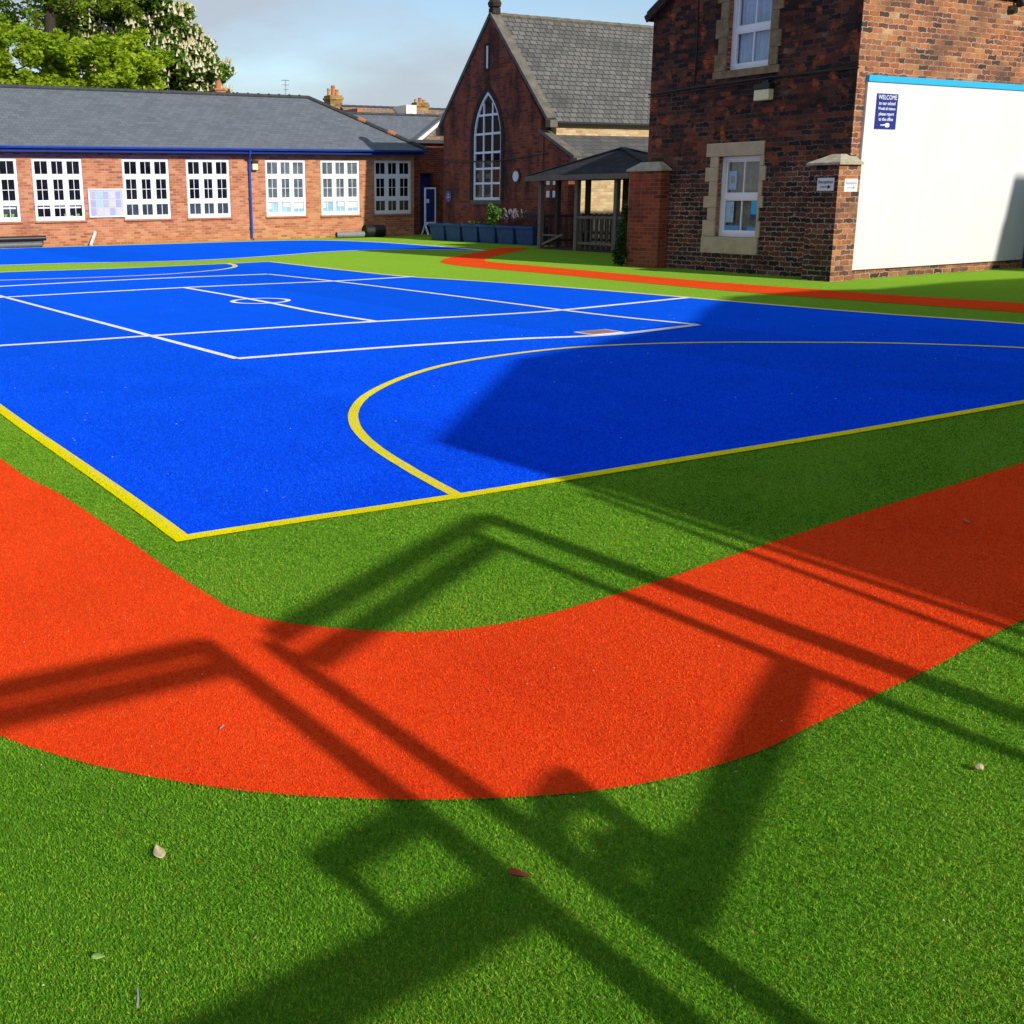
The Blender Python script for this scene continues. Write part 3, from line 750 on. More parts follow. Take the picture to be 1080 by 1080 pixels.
mb = MB(); mb.box(CX-.015, CX+.01, 31.42, 31.72, 5.50, 6.36); sl = mb.build('slit_window', M['soot_stone'], cp)
mb = MB(); mb.box(CX-.03, CX-.0151, 31.50, 31.58, 5.58, 6.28); mb.build('louvre', M['white_wood'], sl)
mb = MB(); mb.box(CX-.05, CX-.001, 28.45, 28.62, 0, 3.3); mb.box(CX-.06, CX-.001, 27.15, 27.5, 0, 2.3); mb.build('buttress', M['brick_red'], cp)
mb = MB(); mb.tube([(CX-.04,34.1,2.7),(CX-.04,31,2.62),(CX-.04,28.2,2.78)], .02, 6); mb.build('cable', M['black'], cp)
for yy in (28.18, 27.86): 
    for z in (1.55, 1.93): MB().box(CX-.03, CX-.001, yy-.075, yy+.075, z-.10, z+.10).build('small_window', M['white_wood'], cp)
ov = thing('oval_plaque', 'white oval plaque with black rim on the chapel wall', 'plaque', (CX, 29.84, 2.1))
def disc(mb, x0, x1, yc, zc, ry, rz, n=24): mb.prism([(yc+ry*math.cos(2*math.pi*k/n), zc+rz*math.sin(2*math.pi*k/n)) for k in range(n)], 0, x0, x1)
mb = MB(); disc(mb, CX-.04, CX-.001, 29.84, 2.12, .22, .22); mb.build('rim', M['black'], ov)
mb = MB(); disc(mb, CX-.055, CX-.0401, 29.84, 2.12, .155, .165); mb.build('face', M['paper'], ov)
bp = thing('blue_plaque', 'small blue plaque low on the left corner of the chapel', 'plaque', (CX, 33.86, 1.5))
mb = MB(); disc(mb, CX-.03, CX-.001, 33.82, 1.50, .20, .22, 6); mb.build('plate', M['navy'], bp)
mb = MB(); mb.box(CX-.035, CX-.0301, 33.74, 33.88, 1.46, 1.50); mb.box(CX-.035, CX-.0301, 33.76, 33.86, 1.55, 1.58); mb.build('emblem', M['paper_blue'], bp)
po_ = thing('poster', 'white poster on the sunlit cream brick wall behind the shelter', 'poster', (26.0, 27.14, 1.2))
mb = MB(); mb.box(25.62, 26.36, 27.11, 27.149, 1.32, 2.05); mb.build('sheet', M['paper'], po_)

# ------------------------------------------------------------------ planters
def make_planter(loc):
    t = thing('planter', 'square blue plastic tub planter in the row before the chapel', 'planter', loc, 'blue tubs in a row before the chapel')
    x, y, z = loc
    def ring(h, wx, wy): return [(x-wx,y-wy,h),(x+wx,y-wy,h),(x+wx,y+wy,h),(x-wx,y+wy,h)]
    mb = MB()
    vs = ring(0,.26,.40)+ring(.50,.31,.455)+ring(.50,.345,.49)+ring(.585,.345,.49)+ring(.585,.30,.445)+ring(.50,.29,.435)
    fs = [(3,2,1,0)]
    for k in range(5):
        fs += [(k*4+i, k*4+(i+1) % 4, (k+1)*4+(i+1) % 4, (k+1)*4+i) for i in range(4)]
    mb.add(vs, fs); mb.build('tub', M['tub'], t, .012)
    mb = MB(); mb.box(x-.288, x+.288, y-.432, y+.432, .49, .54); mb.build('soil', M['soil'], t)
    return t
PL_Y = [33.46, 32.45, 31.44, 30.43, 29.42, 28.41]
pl = make_planter((21.75, PL_Y[0], .0))
plab = ['blue tub planter at the end of the row by the display board', 'blue tub planter with bare soil, second from the display board', 'blue tub planter left of the one with the green bush',
        'blue tub planter holding the bright green bush', 'blue tub planter holding purple lavender stems', 'blue tub planter at the shelter end of the row with tall thin stems']
pl['label'] = plab[0]
for yy, lb in zip(PL_Y[1:], plab[1:]):
    c = pl.copy(); COL.objects.link(c); c.location = (21.75, yy, 0); c['label'] = lb
    for ch_ in pl.children:
        d = ch_.copy(); COL.objects.link(d); d.parent = c

def leaf_soup(name, centers, n, size, mat, parent, flat=.5, tint=(0, 1), light=None):
    """n small leaf faces spread through a union of ellipsoid clumps (cx,cy,cz,rx,ry,rz), denser near their shells"""
    C_ = np.array(centers, float)
    vol = (C_[:,3]*C_[:,4]*C_[:,5])**(2/3)
    k = RNG.choice(len(C_), n, p=vol/vol.sum())
    d = RNG.normal(size=(n, 3)); d /= np.linalg.norm(d, axis=1)[:, None]
    rad = RNG.random(n)**.35 * RNG.uniform(.8, 1.12, n)
    p = C_[k,:3] + d*rad[:,None]*C_[k,3:6]
    a = RNG.normal(size=(n, 3)); a /= np.linalg.norm(a, axis=1)[:, None]
    a[:,2] *= flat; b = np.cross(a, RNG.normal(size=(n, 3))); b /= (np.linalg.norm(b, axis=1)[:, None]+1e-9)
    s = size*RNG.uniform(.55, 1.25, n)[:, None]
    V = np.stack([p - a*s, p + b*s*.55, p + a*s, p - b*s*.55], 1).reshape(-1, 3)
    F = np.arange(4*n).reshape(n, 4)
    ck = RNG.uniform(-.22, .22, len(C_))[k]
    t = np.clip(RNG.uniform(tint[0], tint[1], n)*.7 + .15 + ck, 0, 1)
    return soup(name, V, F, t, mat, parent)

M['leaf_bush'] = tintmat('bush_leaf', [(0,(.05,.13,.015)), (1,(.16,.33,.04))], .5, .3, .3)
M['leaf_lav'] = tintmat('lavender', [(0,(.07,.09,.06)), (.5,(.12,.12,.12)), (1,(.13,.09,.17))], .7, .2, .2)
M['leaf_dark'] = tintmat('dark_leaf', [(0,(.012,.035,.008)), (1,(.045,.10,.02))], .5, .3, .2)
bu = thing('bush', 'bright green leafy bush growing in a blue tub', 'bush', (21.75, 30.43, .54))
leaf_soup('foliage', [(21.75,30.5,.85,.22,.32,.33),(21.72,30.25,1.0,.16,.2,.22),(21.75,30.6,1.08,.12,.18,.2)], 700, .06, M['leaf_bush'], bu)
for k in range(7): MB().tube([(21.75,30.42,.54),(21.75+random.uniform(-.12,.12),30.42+random.uniform(-.25,.25),.95)], .01, 5).build('stem', M['bark'], bu)
def stems(name, label, cy, n, hgt, mat):
    t = thing(name, label, 'plant', (21.75, cy, .54))
    V = []; 
    for i in range(n):
        x, y = 21.75+random.uniform(-.25,.25), cy+random.uniform(-.4,.4)
        h = hgt*random.uniform(.5, 1); lx, ly = random.uniform(-.12,.12), random.uniform(-.18,.18)
        w = .008
        V += [(x-w,y-w,.54),(x+w,y+w,.54),(x+lx+w,y+ly+w,.54+h),(x+lx-w,y+ly-w,.54+h)]
        w = .022
        V += [(x+lx-w,y+ly-w,.54+h*.85),(x+lx+w,y+ly-w,.54+h*.85),(x+lx+w,y+ly+w,.54+h*1.1),(x+lx-w,y+ly+w,.54+h*1.1)]
    V = np.array(V)
    soup('stem', V, np.arange(len(V)).reshape(-1, 4), RNG.random(len(V)//4), mat, t)['kind'] = 'stuff'
stems('lavender', 'purple grey lavender stems in a blue tub', 29.42, 70, .55, M['leaf_lav'])
stems('tall_plant', 'thin tall straggling stems in the tub nearest the shelter', 28.41, 60, .5, M['leaf_lav'])
stems('seedling', 'low sparse shoots in a blue tub', 31.44, 25, .16, M['leaf_bush'])

# ------------------------------------------------------------------ timber shelter
gz = thing('shelter', 'open timber shelter with dark felt pyramid roof and picket railings', 'shelter', (21.4, 24.0, 0))
GX0, GX1, GY0, GY1 = 20.5, 22.25, 21.5, 26.35
posts = [(GX0,GY1),(GX0,24.72),(GX0,23.1),(GX0,GY0),(GX1,GY1),(GX1,24.72),(GX1,23.1),(GX1,GY0),(20.66,25.78)]
for x, y in posts:
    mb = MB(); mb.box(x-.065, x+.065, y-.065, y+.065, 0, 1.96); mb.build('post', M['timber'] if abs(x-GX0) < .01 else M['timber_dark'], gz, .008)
mb = MB()
ze, zp = 2.06, 2.76
ex0, ex1, ey0, ey1 = GX0-.32, GX1+.32, GY0-.32, GY1+.32
xm, ym = (ex0+ex1)/2, 23.92
mb.add([(ex0,ey0,ze),(ex1,ey0,ze),(ex1,ey1,ze),(ex0,ey1,ze),(xm,ym,zp)], [(0,1,4),(1,2,4),(2,3,4),(3,0,4),(3,2,1,0)])
grf = mb.build('roof', M['felt'], gz)
mb = MB()
for x, y in ((ex0,ey0),(ex1,ey0),(ex1,ey1),(ex0,ey1)): mb.bar((x,y,ze+.015),(xm,ym,zp+.015),.16,.03)
mb.build('hip_strip', M['felt'], grf)
mb = MB()
t_ = .025
mb.box(ex0-t_, ex0, ey0-t_, ey1+t_, ze-.13, ze+.01); mb.box(ex1, ex1+t_, ey0-t_, ey1+t_, ze-.13, ze+.01)
mb.box(ex0, ex1, ey0-t_, ey0, ze-.13, ze+.01); mb.box(ex0, ex1, ey1, ey1+t_, ze-.13, ze+.01)
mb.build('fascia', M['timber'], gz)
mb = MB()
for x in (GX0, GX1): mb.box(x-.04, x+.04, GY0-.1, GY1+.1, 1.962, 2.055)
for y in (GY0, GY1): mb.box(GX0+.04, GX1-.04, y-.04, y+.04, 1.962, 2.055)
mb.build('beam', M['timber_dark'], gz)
def railing(p, q, n, mat):
    p, q = Vector((*p, 0)), Vector((*q, 0)); d = (q-p).normalized()
    mb = MB()
    for z in (.92, .22): mb.bar(p + d*.07 + Vector((0,0,z)), q - d*.07 + Vector((0,0,z)), .05, .07)
    r_ = mb.build('railing', mat, gz)
    mb = MB()
    for i in range(n):
        c = p + (q-p)*((i+.7)/(n+.4)); o = Vector((-d.y, d.x, 0))*.038
        mb.bar(c + o + Vector((0,0,.06)), c + o + Vector((0,0,.98)), .085, .022, up=tuple(d))
    mb.build('picket', mat, r_)
    return r_
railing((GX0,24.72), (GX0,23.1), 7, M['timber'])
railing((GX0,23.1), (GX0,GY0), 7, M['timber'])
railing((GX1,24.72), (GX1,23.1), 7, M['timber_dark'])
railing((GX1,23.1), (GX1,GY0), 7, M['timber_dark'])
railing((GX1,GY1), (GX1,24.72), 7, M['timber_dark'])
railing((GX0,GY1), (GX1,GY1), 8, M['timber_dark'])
mb = MB(); mb.bar((GX0,GY1-.07,.12),(GX0+.05,25.4,.42),.06,.07); mb.bar((GX0+.03,GY1-.07,.40),(GX0+.03,25.6,.40),.05,.05); mb.build('brace', M['timber'], gz)
mb = MB()
mb.box(21.6, 22.1, 21.8, 26.0, .42, .48)
for yy in (22.0, 24.0, 25.9): mb.box(21.65, 22.05, yy-.05, yy+.05, 0, .42)
mb.build('bench', M['timber_dark'], gz)
mb = MB(); mb.box(GX0-.05, GX1+.05, GY0-.05, GY1+.05, .001, .05); mb.build('deck', M['timber_dark'], gz)

# ------------------------------------------------------------------ brick house
HX, HY, HL = 17.3, 13.45, 18.57
hs = thing('brick_house', 'tall burnt brick school house with stone framed sash windows', 'house', (HX+4, 16, 0))
HZ, PITCH = 5.14, .60
ym = (HY+HL)/2; HR = HZ + (HL-HY)/2*PITCH
openings = [(15.45, 16.51, .70, 2.26), (15.42, 16.47, 3.88, 5.62)]
bm_poly = [(HY,0),(HL,0),(HL,HZ),(ym,HR),(HY,HZ)]
mb = MB()
bm = bmesh.new(); edges = []
for loop in [bm_poly] + [[(a,c),(b,c),(b,d),(a,d)] for a, b, c, d in openings]:
    vs = [bm.verts.new((HX, y, z)) for y, z in loop]
    edges += [bm.edges.new((vs[i], vs[(i+1) % len(vs)])) for i in range(len(vs))]
bmesh.ops.triangle_fill(bm, edges=edges, use_beauty=True)
g = bmesh.ops.extrude_face_region(bm, geom=list(bm.faces))
for v in [e for e in g['geom'] if isinstance(e, bmesh.types.BMVert)]: v.co.x = HX+.35
bm.verts.index_update(); mb.add([v.co for v in bm.verts], [[v.index for v in f.verts] for f in bm.faces]); bm.free()
mb.box(HX+.35, 27.5, HY, HY+.35, 0, HZ); mb.box(HX+.35, 27.5, HL-.35, HL, 0, HZ)
mb.prism([(HY+.35,0),(HL-.35,0),(HL-.35,HZ),(ym,HR-.2),(HY+.35,HZ)], 0, 27.2, 27.5)
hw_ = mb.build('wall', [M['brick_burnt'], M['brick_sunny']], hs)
def sunlit_faces(o):  # puts the lighter, sunlit-coloured brick on faces towards the sun
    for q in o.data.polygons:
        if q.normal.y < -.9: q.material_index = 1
sunlit_faces(hw_)
mb = MB()
for y_, s in ((HY-.05, 1), (HL+.05, -1)):
    z_ = HZ - .05*PITCH
    mb.prism([(y_,z_+.02),(ym,HR+.02),(ym,HR+.14),(y_,z_+.13)], 0, HX-.16, 27.6)
hrf = mb.build('roof', M['slate_old'], hs)
mb = MB()
for y_ in (HY-.06, HL+.06):
    mb.bar((HX-.17, y_, HZ-.05*PITCH-.02), (HX-.17, ym, HR+.02), .04, .14)
mb.build('bargeboard', M['soot_stone'], hrf)
mb = MB(); mb.tube([(HX-.1,HL+.1,HZ-.03),(27.6,HL+.1,HZ-.03)], .05, 8); mb.build('gutter', M['black'], hs)
mb = MB(); mb.tube([(HX-.1,HY-.1,HZ-.03),(27.6,HY-.1,HZ-.03)], .05, 8); mb.build('gutter', M['black'], hs)
def pier(y0, y1, x0, x1):
    mb = MB(); mb.box(x0, x1, y0, y1, 0, 2.02)
    b = mb.build('buttress', [M['brick_burnt'], M['brick_sunny']] if y0 < 15 else [M['brick_red'], M['brick_red']], hs); sunlit_faces(b)
    mb = MB(); e = .05
    a = [(x0-e,y0-e),(x1,y0-e),(x1,y1+e),(x0-e,y1+e)]
    m_ = [(x0+(x1-x0)*.5,y0+.22),(x1,y0+.22),(x1,y1-.22),(x0+(x1-x0)*.5,y1-.22)]
    vs = [(x,y,2.021) for x, y in a] + [(x,y,2.06) for x, y in a] + [(x,y,2.21) for x, y in m_]
    fs = [(3,2,1,0),(8,9,10,11)]
    for k in range(2): fs += [(k*4+i, k*4+(i+1) % 4, (k+1)*4+(i+1) % 4, (k+1)*4+i) for i in range(4)]
    mb.add(vs, fs); mb.build('cap', M['stone_cap'], b)
pier(13.30, 13.92, 16.85, 17.43); pier(17.87, 18.84, 17.05, 17.295)
def sash(y0, y1, z0, z1, zr, surround, smat, top):
    d0 = HX+.10
    mb = MB(); f = .075
    mb.box(d0, d0+.1, y0, y0+f, z0, z1); mb.box(d0, d0+.1, y1-f, y1, z0, z1); mb.box(d0, d0+.1, y0+f, y1-f, z0, z0+.09); mb.box(d0, d0+.1, y0+f, y1-f, z1-.08, z1)
    mb.box(d0+.01, d0+.09, y0+f, y1-f, zr-.045, zr+.045)
    yc = (y0+y1)/2
    a0, a1, b0, b1 = z0+.09, zr-.045, zr+.045, z1-.08
    for u, v, off in ((a0, a1, .02), (b0, b1, .04)):
        mb.box(d0+off, d0+off+.05, y0+f, y0+f+.04, u, v); mb.box(d0+off, d0+off+.05, y1-f-.04, y1-f, u, v)
        mb.box(d0+off, d0+off+.05, y0+f+.04, y1-f-.04, u, u+.035); mb.box(d0+off, d0+off+.05, y0+f+.04, y1-f-.04, v-.03, v)
        mb.box(d0+off+.01, d0+off+.04, yc-.013, yc+.013, u+.035, v-.03)
    w = mb.build('window', M['white'], hs)
    n = N('clear_window_glass'); tr = n.new('ShaderNodeBsdfTransparent'); gl = n.new('ShaderNodeBsdfGlossy'); gl.inputs['Roughness'].default_value = .02
    mx = n.new('ShaderNodeMixShader'); mx.inputs[0].default_value = .10
    n.t.links.new(tr.outputs[0], mx.inputs[1]); n.t.links.new(gl.outputs[0], mx.inputs[2]); n.t.links.new(mx.outputs[0], n.out.inputs[0])
    mb = MB(); mb.add([(d0+.06,a_,b_) for a_, b_ in ((y0+.05,z0+.05),(y1-.05,z0+.05),(y1-.05,z1-.05),(y0+.05,z1-.05))], [(3,2,1,0)]); mb.build('pane', n.mat, w)
    mb = MB()                                          # pleated curtain just behind the glass
    k = 60; cv = []
    for i in range(k+1):
        yy = y0+.06 + (y1-y0-.12)*i/k
        dep = d0+.17 + .028*math.sin(i*.95) + .02*math.sin(i*2.3+1)
        cv += [(dep, yy, z0+.06), (dep, yy, z1-.06)]
    mb.add(cv, [(2*i, 2*i+2, 2*i+3, 2*i+1) for i in range(k)])
    mb.build('curtain', M['curtain_top'] if top else M['curtain_low'], w, smooth=True)
    mb = MB()
    for (a, b, c, d) in surround:
        mb.box(HX-.035, HX+.099, a, b, c, d)
    s = mb.build('surround', smat, w, .006)
    return w
M['curtain_top'] = plain('pale_blue_curtain', (.36,.46,.62), .9, .3, 3, .1)
M['curtain_low'] = plain('grey_green_curtain', (.24,.25,.19), .9, .4, 4, .1)
y0, y1, z0, z1 = openings[0]
g_ = .004
sur = [(15.37,16.84,2.262,2.52), (15.38,16.86,.37,.698)]
zs = [.70+g_, 1.02, 1.27, 1.50, 1.78, 2.06, 2.26]
for i in range(6):
    wide = (.36,.25,.37,.24,.36,.24)[i] - .03; wr = (.10,.05,.13,.09,.15,.09)[i]
    sur.append((y1+.001, y1+wide, zs[i], zs[i+1]-g_)); sur.append((y0-wr, y0-.001, zs[i], zs[i+1]-g_))
wlow = sash(y0, y1, z0, z1, 1.48, sur, M['stone'], False)
dd = HX+.155
MB().box(dd, dd+.003, 16.17, 16.37, 1.62, 1.98).build('paper', M['paper_blue'], wlow)
MB().box(dd-.022, dd-.019, 16.18, 16.38, .98, 1.39).build('paper', M['paper_blue'], wlow)
mb = MB(); mb.box(dd-.001, dd-.0002, 16.22, 16.32, 1.75, 1.88); mb.box(dd-.024, dd-.0225, 16.21, 16.235, 1.15, 1.32); mb.build('print', M['ink_grey'], wlow)
mb = MB(); mb.box(dd-.022, dd-.019, 15.57, 15.74, 1.05, 1.40); mb.build('poster', M['cyan'], wlow)
mb = MB(); mb.box(dd-.0235, dd-.0225, 15.57, 15.74, 1.05, 1.14); mb.build('print', M['navy'], wlow)
mb = MB(); mb.box(dd-.02, dd-.016, 16.02, 16.40, .80, .92); mb.box(dd-.02, dd-.016, 15.56, 15.80, .80, .90); mb.build('flyer', plain('mid_blue_paper', (.10,.30,.62), .7, .2, 12), wlow)
y0, y1, z0, z1 = openings[1]
sur = [(15.16,16.80,3.74,3.878), (15.16,16.80,5.622,5.86)]
zs = [3.88+g_, 4.2, 4.5, 4.85, 5.15, 5.62]
for i in range(5):
    wl = (.30,.22,.31,.20,.30)[i]; wr = (.20,.26,.18,.27,.2)[i]
    sur.append((y1+.001, y1+wl, zs[i], zs[i+1]-g_)); sur.append((y0-wr, y0-.001, zs[i], zs[i+1]-g_))
sash(y0, y1, z0, z1, 4.62, sur, M['stone_old'], True)
mb = MB()
mb.tube([(HX-.02,18.6,3.60),(HX-.02,17.3,3.64),(HX-.025,15.4,3.66),(HX-.02,13.42,3.65)], .022, 6)
mb.tube([(HX-.02,18.6,3.55),(HX-.02,16.0,3.60),(HX-.02,13.42,3.70)], .012, 6)
mb.tube([(HX-.02,17.3,3.64),(HX-.02,17.28,4.4),(HX-.02,17.32,5.7)], .014, 6)
mb.build('cable', M['black'], hs)
floodlight('floodlight', 'yellowed bulkhead floodlight under the upper window of the brick house', (HX-.001, 15.43, 3.25), 'X', .38, .30)

wb = thing('wall_board', 'big white rendered board with bright blue top edge on sunlit house wall', 'board', (22, HY, .17))
mb = MB(); mb.box(17.54, 27.3, HY-.05, HY-.001, .17, 3.43); mb.build('panel', M['render'], wb)
mb = MB(); mb.box(17.53, 27.3, HY-.075, HY-.001, 3.431, 3.535); mb.build('trim', M['cyan'], wb)
sg = thing('welcome_sign', 'navy blue welcome sign with white lettering on the white board', 'sign', (18.09, HY-.05, 2.9))
mb = MB(); mb.box(17.80, 18.38, HY-.062, HY-.0505, 2.64, 3.24); mb.build('plate', M['navy'], sg)
for txt, z, sz in (('WELCOME', 3.175, .105), ('to our school', 3.075, .082), ('Would all visitors', 2.985, .066), ('please report', 2.895, .078), ('to the office', 2.805, .080)):
    lettering(txt, sz, sg, M['paper'], (18.09, HY-.0635, z), (1,0,0), bold=.0012)
mb = MB()
yy = HY-.0635
mb.prism([(17.95,2.712),(18.08,2.722),(18.10,2.742),(18.17,2.745),(18.20,2.725),(18.20,2.68),(18.16,2.668),(18.09,2.672),(18.08,2.698),(17.95,2.698)], 1, yy-.002, yy+.0012)
mb.build('pointing_hand', M['paper'], sg)
for nm, lab, org, right in (('arrow_sign', 'small white reception sign on the shaded face of the corner buttress', (16.85-.006, 13.555, 1.69), (0,-1,0)),
                            ('arrow_sign', 'small white reception sign on the sunlit face of the corner buttress', (17.185, 13.30-.006, 1.67), (1,0,0))):
    t = thing(nm, lab, 'sign', org, 'small signs on the corner buttress')
    R_ = Vector(right); Nn = R_.cross(Vector((0,0,1)))
    o_ = Vector(org)
    def rect(mb, u0, u1, v0, v1, d0, d1):
        vs = [o_ + R_*u + Vector((0,0,v)) + Nn*d for d in (d0, d1) for u, v in ((u0,v0),(u1,v0),(u1,v1),(u0,v1))]
        mb.add(vs, [(3,2,1,0),(4,5,6,7),(0,1,5,4),(1,2,6,5),(2,3,7,6),(3,0,4,7)])
    mb = MB(); rect(mb, -.175, .175, -.11, .11, -.0055, .003); mb.build('plate', M['paper'], t)
    ink = M['ink'] if right[0] == 0 else M['ink_grey']
    lettering('Reception', .075, t, ink, o_ + Vector((0,0,.04)) + Nn*.0045, right, bold=.0008)
    mb = MB(); rect(mb, -.11, .05, -.052, -.036, .0032, .0048)
    vs = [o_ + R_*u + Vector((0,0,v)) + Nn*d for d in (.0032, .0048) for u, v in ((.051,-.08),(.12,-.044),(.051,-.008))]
    mb.add(vs, [(0,1,2),(5,4,3),(0,3,4,1),(1,4,5,2),(2,5,3,0)])
    mb.build('arrow', ink, t)
sc_ = thing('security_camera', 'black wall camera high on the sunlit brick wall', 'camera', (21.6, HY, 4.95))
mb = MB(); mb.tube([(21.6,HY,5.02),(21.6,HY-.18,5.0)], .03, 8); mb.build('bracket', M['black'], sc_)
mb = MB(); mb.tube([(21.45,HY-.2,4.95),(21.75,HY-.24,5.03)], .075, 10); mb.build('body', M['black'], sc_)
gt = thing('gate', 'blue painted metal gate leaf at the end of the white board', 'gate', (22.85, HY-.1, 0))
mb = MB(); mb.box(22.80, 22.88, HY-.16, HY-.08, 0, 1.9); mb.build('post', M['blue_paint'], gt)
mb = MB(); mb.box(22.82, 22.86, HY-1.5, HY-.17, .12, 1.8); mb.build('leaf', M['blue_paint'], gt)
iv = thing('climbing_shrub', 'dark evergreen climber against the left buttress of the brick house', 'shrub', (16.95, 18.95, 0))
leaf_soup('foliage', [(17.0,18.98,.28,.14,.20,.30),(17.05,19.0,.7,.12,.14,.35),(17.1,18.96,1.15,.1,.10,.25)], 1500, .05, M['leaf_dark'], iv)
mb = MB(); mb.tube([(17.0,18.93,0),(17.05,18.95,.6),(17.1,18.93,1.2)], [.025,.02,.01], 6); mb.build('stem', M['bark'], iv)

# ------------------------------------------------------------------ trees behind the classroom block
M['leaf_lime'] = tintmat('lime_leaf', [(0,(.15,.24,.008)), (.5,(.35,.50,.018)), (1,(.52,.63,.05))], .55, .25, .5)
M['leaf_chest'] = tintmat('chestnut_leaf', [(0,(.055,.12,.010)), (.5,(.13,.24,.02)), (1,(.26,.38,.04))], .55, .25, .35)
M['leaf_sparse'] = tintmat('fresh_spring_leaf', [(0,(.12,.20,.012)), (.5,(.25,.37,.025)), (1,(.38,.48,.04))], .55, .25, .5)
M['blossom'] = tintmat('cream_blossom', [(0,(.55,.48,.26)), (1,(.85,.80,.60))], .7, .2, .25)
def limbs(mb, base, top, r0, n, spread, rng):
    base, top = Vector(base), Vector(top)
    mid = base.lerp(top, .5) + Vector((rng.uniform(-.3,.3), 0, 0))
    mb.tube([base, mid, top], [r0, r0*.75, r0*.3], 9)
    for i in range(n):
        f = .25 + .7*i/n
        p = base.lerp(top, f)
        a = rng.uniform(0, 2*math.pi); L = spread*rng.uniform(.5, 1)*(1.15-f*.5)
        q = p + Vector((math.cos(a)*L, math.sin(a)*L, L*rng.uniform(.35,.9)))
        m_ = p.lerp(q, .5) + Vector((0,0,-.1*L))
        rr = r0*.42*(1.1-f)
        mb.tube([p, m_, q], [rr, rr*.6, rr*.2], 6)
        for j in range(3):
            s_ = p.lerp(q, .4+.2*j); e = s_ + Vector((rng.uniform(-1,1), rng.uniform(-1,1), rng.uniform(.2,1)))*L*.35
            mb.tube([s_, e], [rr*.3, rr*.08], 5)
def tree(name, label, base, top, r0, boxes, ncl, rcl, nleaf, size, mat, cat='tree', nl=14, spread=2.6, seed=1):
    rng = random.Random(seed)
    t = thing(name, label, cat, base, 'trees behind the classroom block')
    mb = MB(); limbs(mb, base, top, r0, nl, spread, rng); mb.build('trunk', M['bark'], t, smooth=True)
    cl = []
    for (cx, cy, cz, rx, ry, rz), w in boxes:
        for i in range(int(ncl*w)):
            d = Vector((rng.gauss(0,1), rng.gauss(0,1), rng.gauss(0,1))).normalized()*rng.random()**.45
            q = rcl*rng.uniform(.6, 1.3)
            cl.append((cx+d.x*rx, cy+d.y*ry, cz+d.z*rz, q, q, q*.75))
    leaf_soup('crown', cl, nleaf, size, mat, t)
    return t, cl
tree('lime_tree', 'tall thin leaved spring tree with bare dark trunk at the left', (14.4,57,0), (14.7,57,15), .45,
     [((12.2,57,10.4,2.6,2.0,3.2),1.0), ((16.6,57,11.6,2.6,2.0,2.6),.7), ((14.0,58.5,11.0,3.6,1.5,3.5),1.1)], 40, .60, 15000, .13, M['leaf_sparse'], nl=18, spread=3.2, seed=4)
tree('bright_tree', 'bushy lime green tree behind the middle of the roof ridge', (16.0,54,0), (16.2,54,8.6), .3,
     [((15.9,54,7.0,2.9,2.0,2.1),1.0), ((12.4,54,7.2,2.8,2.0,2.0),.9), ((17.6,54,7.8,1.5,1.6,1.3),.35), ((9.0,54,6.9,2.4,2.0,2.4),.5)], 84, .50, 44000, .14, M['leaf_lime'], seed=8)
tc, cl = tree('horse_chestnut', 'horse chestnut tree covered in upright cream flower candles', (21.0,59,0), (20.8,59,11), .4,
     [((20.9,59,8.6,3.0,2.4,3.6),1.0), ((19.2,59,11.0,2.9,2.2,2.6),.7), ((22.9,59,7.4,2.1,1.8,2.4),.6), ((17.6,60,10.0,2.2,1.6,3.2),.6)], 62, .62, 62000, .16, M['leaf_chest'], seed=12)
V = []; F = []; T = []
rng = random.Random(5)
for (cx, cy, cz, rx, ry, rz) in cl:
    for j in range(16):
        d = Vector((rng.gauss(0,1), rng.gauss(0,1)-1.1, rng.gauss(0,1)+.4)).normalized()
        p = Vector((cx+d.x*rx*1.05, cy+d.y*ry*1.05, cz+d.z*rz*1.05))
        h, w = rng.uniform(.18,.32), rng.uniform(.06,.105); b = len(V)
        tip = p + Vector((rng.uniform(-.04,.04), rng.uniform(-.04,.04), h))
        for k in range(5):
            a = 2*math.pi*k/5
            V.append((p.x+w*math.cos(a), p.y+w*math.sin(a), p.z+rng.uniform(-.02,.03)))
        V.append(tuple(tip))
        for k in range(5): F.append((b+k, b+(k+1) % 5, b+5)); T.append(rng.random())
bl = soup('blossom', np.array(V), np.array(F), np.array(T), M['blossom'], tc); bl['kind'] = 'stuff'

# ------------------------------------------------------------------ loose things on the turf
tr_ = thing('turf_roll', 'rolled up offcut of green turf lying by the classroom wall', 'turf roll', (21.3, 37.75, 0))
mb = MB(); n = 64; pts = []
for i in range(n+1):
    a = i/n*2*math.pi*4.2; q = .05 + .17*i/n
    pts.append((37.78+q*math.cos(a), .225+q*math.sin(a)))
vs = [(x, *p) for x in (20.95, 21.75) for p in pts]
mb.add(vs, [(i, i+1, i+n+2, i+n+1) for i in range(n)])
mb.build('pile', M['turf'], tr_)
mb = MB(); mb.tube([(20.94,37.78,.225),(21.77,37.78,.225)], .232, 22, caps=False); mb.build('backing', M['black'], tr_)
gr_ = thing('mat_roll', 'thin grey rolled mat lying beside the turf roll', 'mat roll', (20.3, 37.8, 0))
mb = MB(); mb.tube([(19.75,37.82,.12),(20.92,37.80,.12)], .115, 16); mb.build('roll', plain('grey_roll', (.20,.21,.21), .6, .2, 9), gr_)
mb = MB(); mb.tube([(19.735,37.82,.12),(19.7499,37.82,.12)], .08, 12); mb.build('core', M['black'], gr_)
ro = thing('black_roll', 'long black and grey rolled mats against the wall at far left', 'mat roll', (7.6, 38.1, 0))
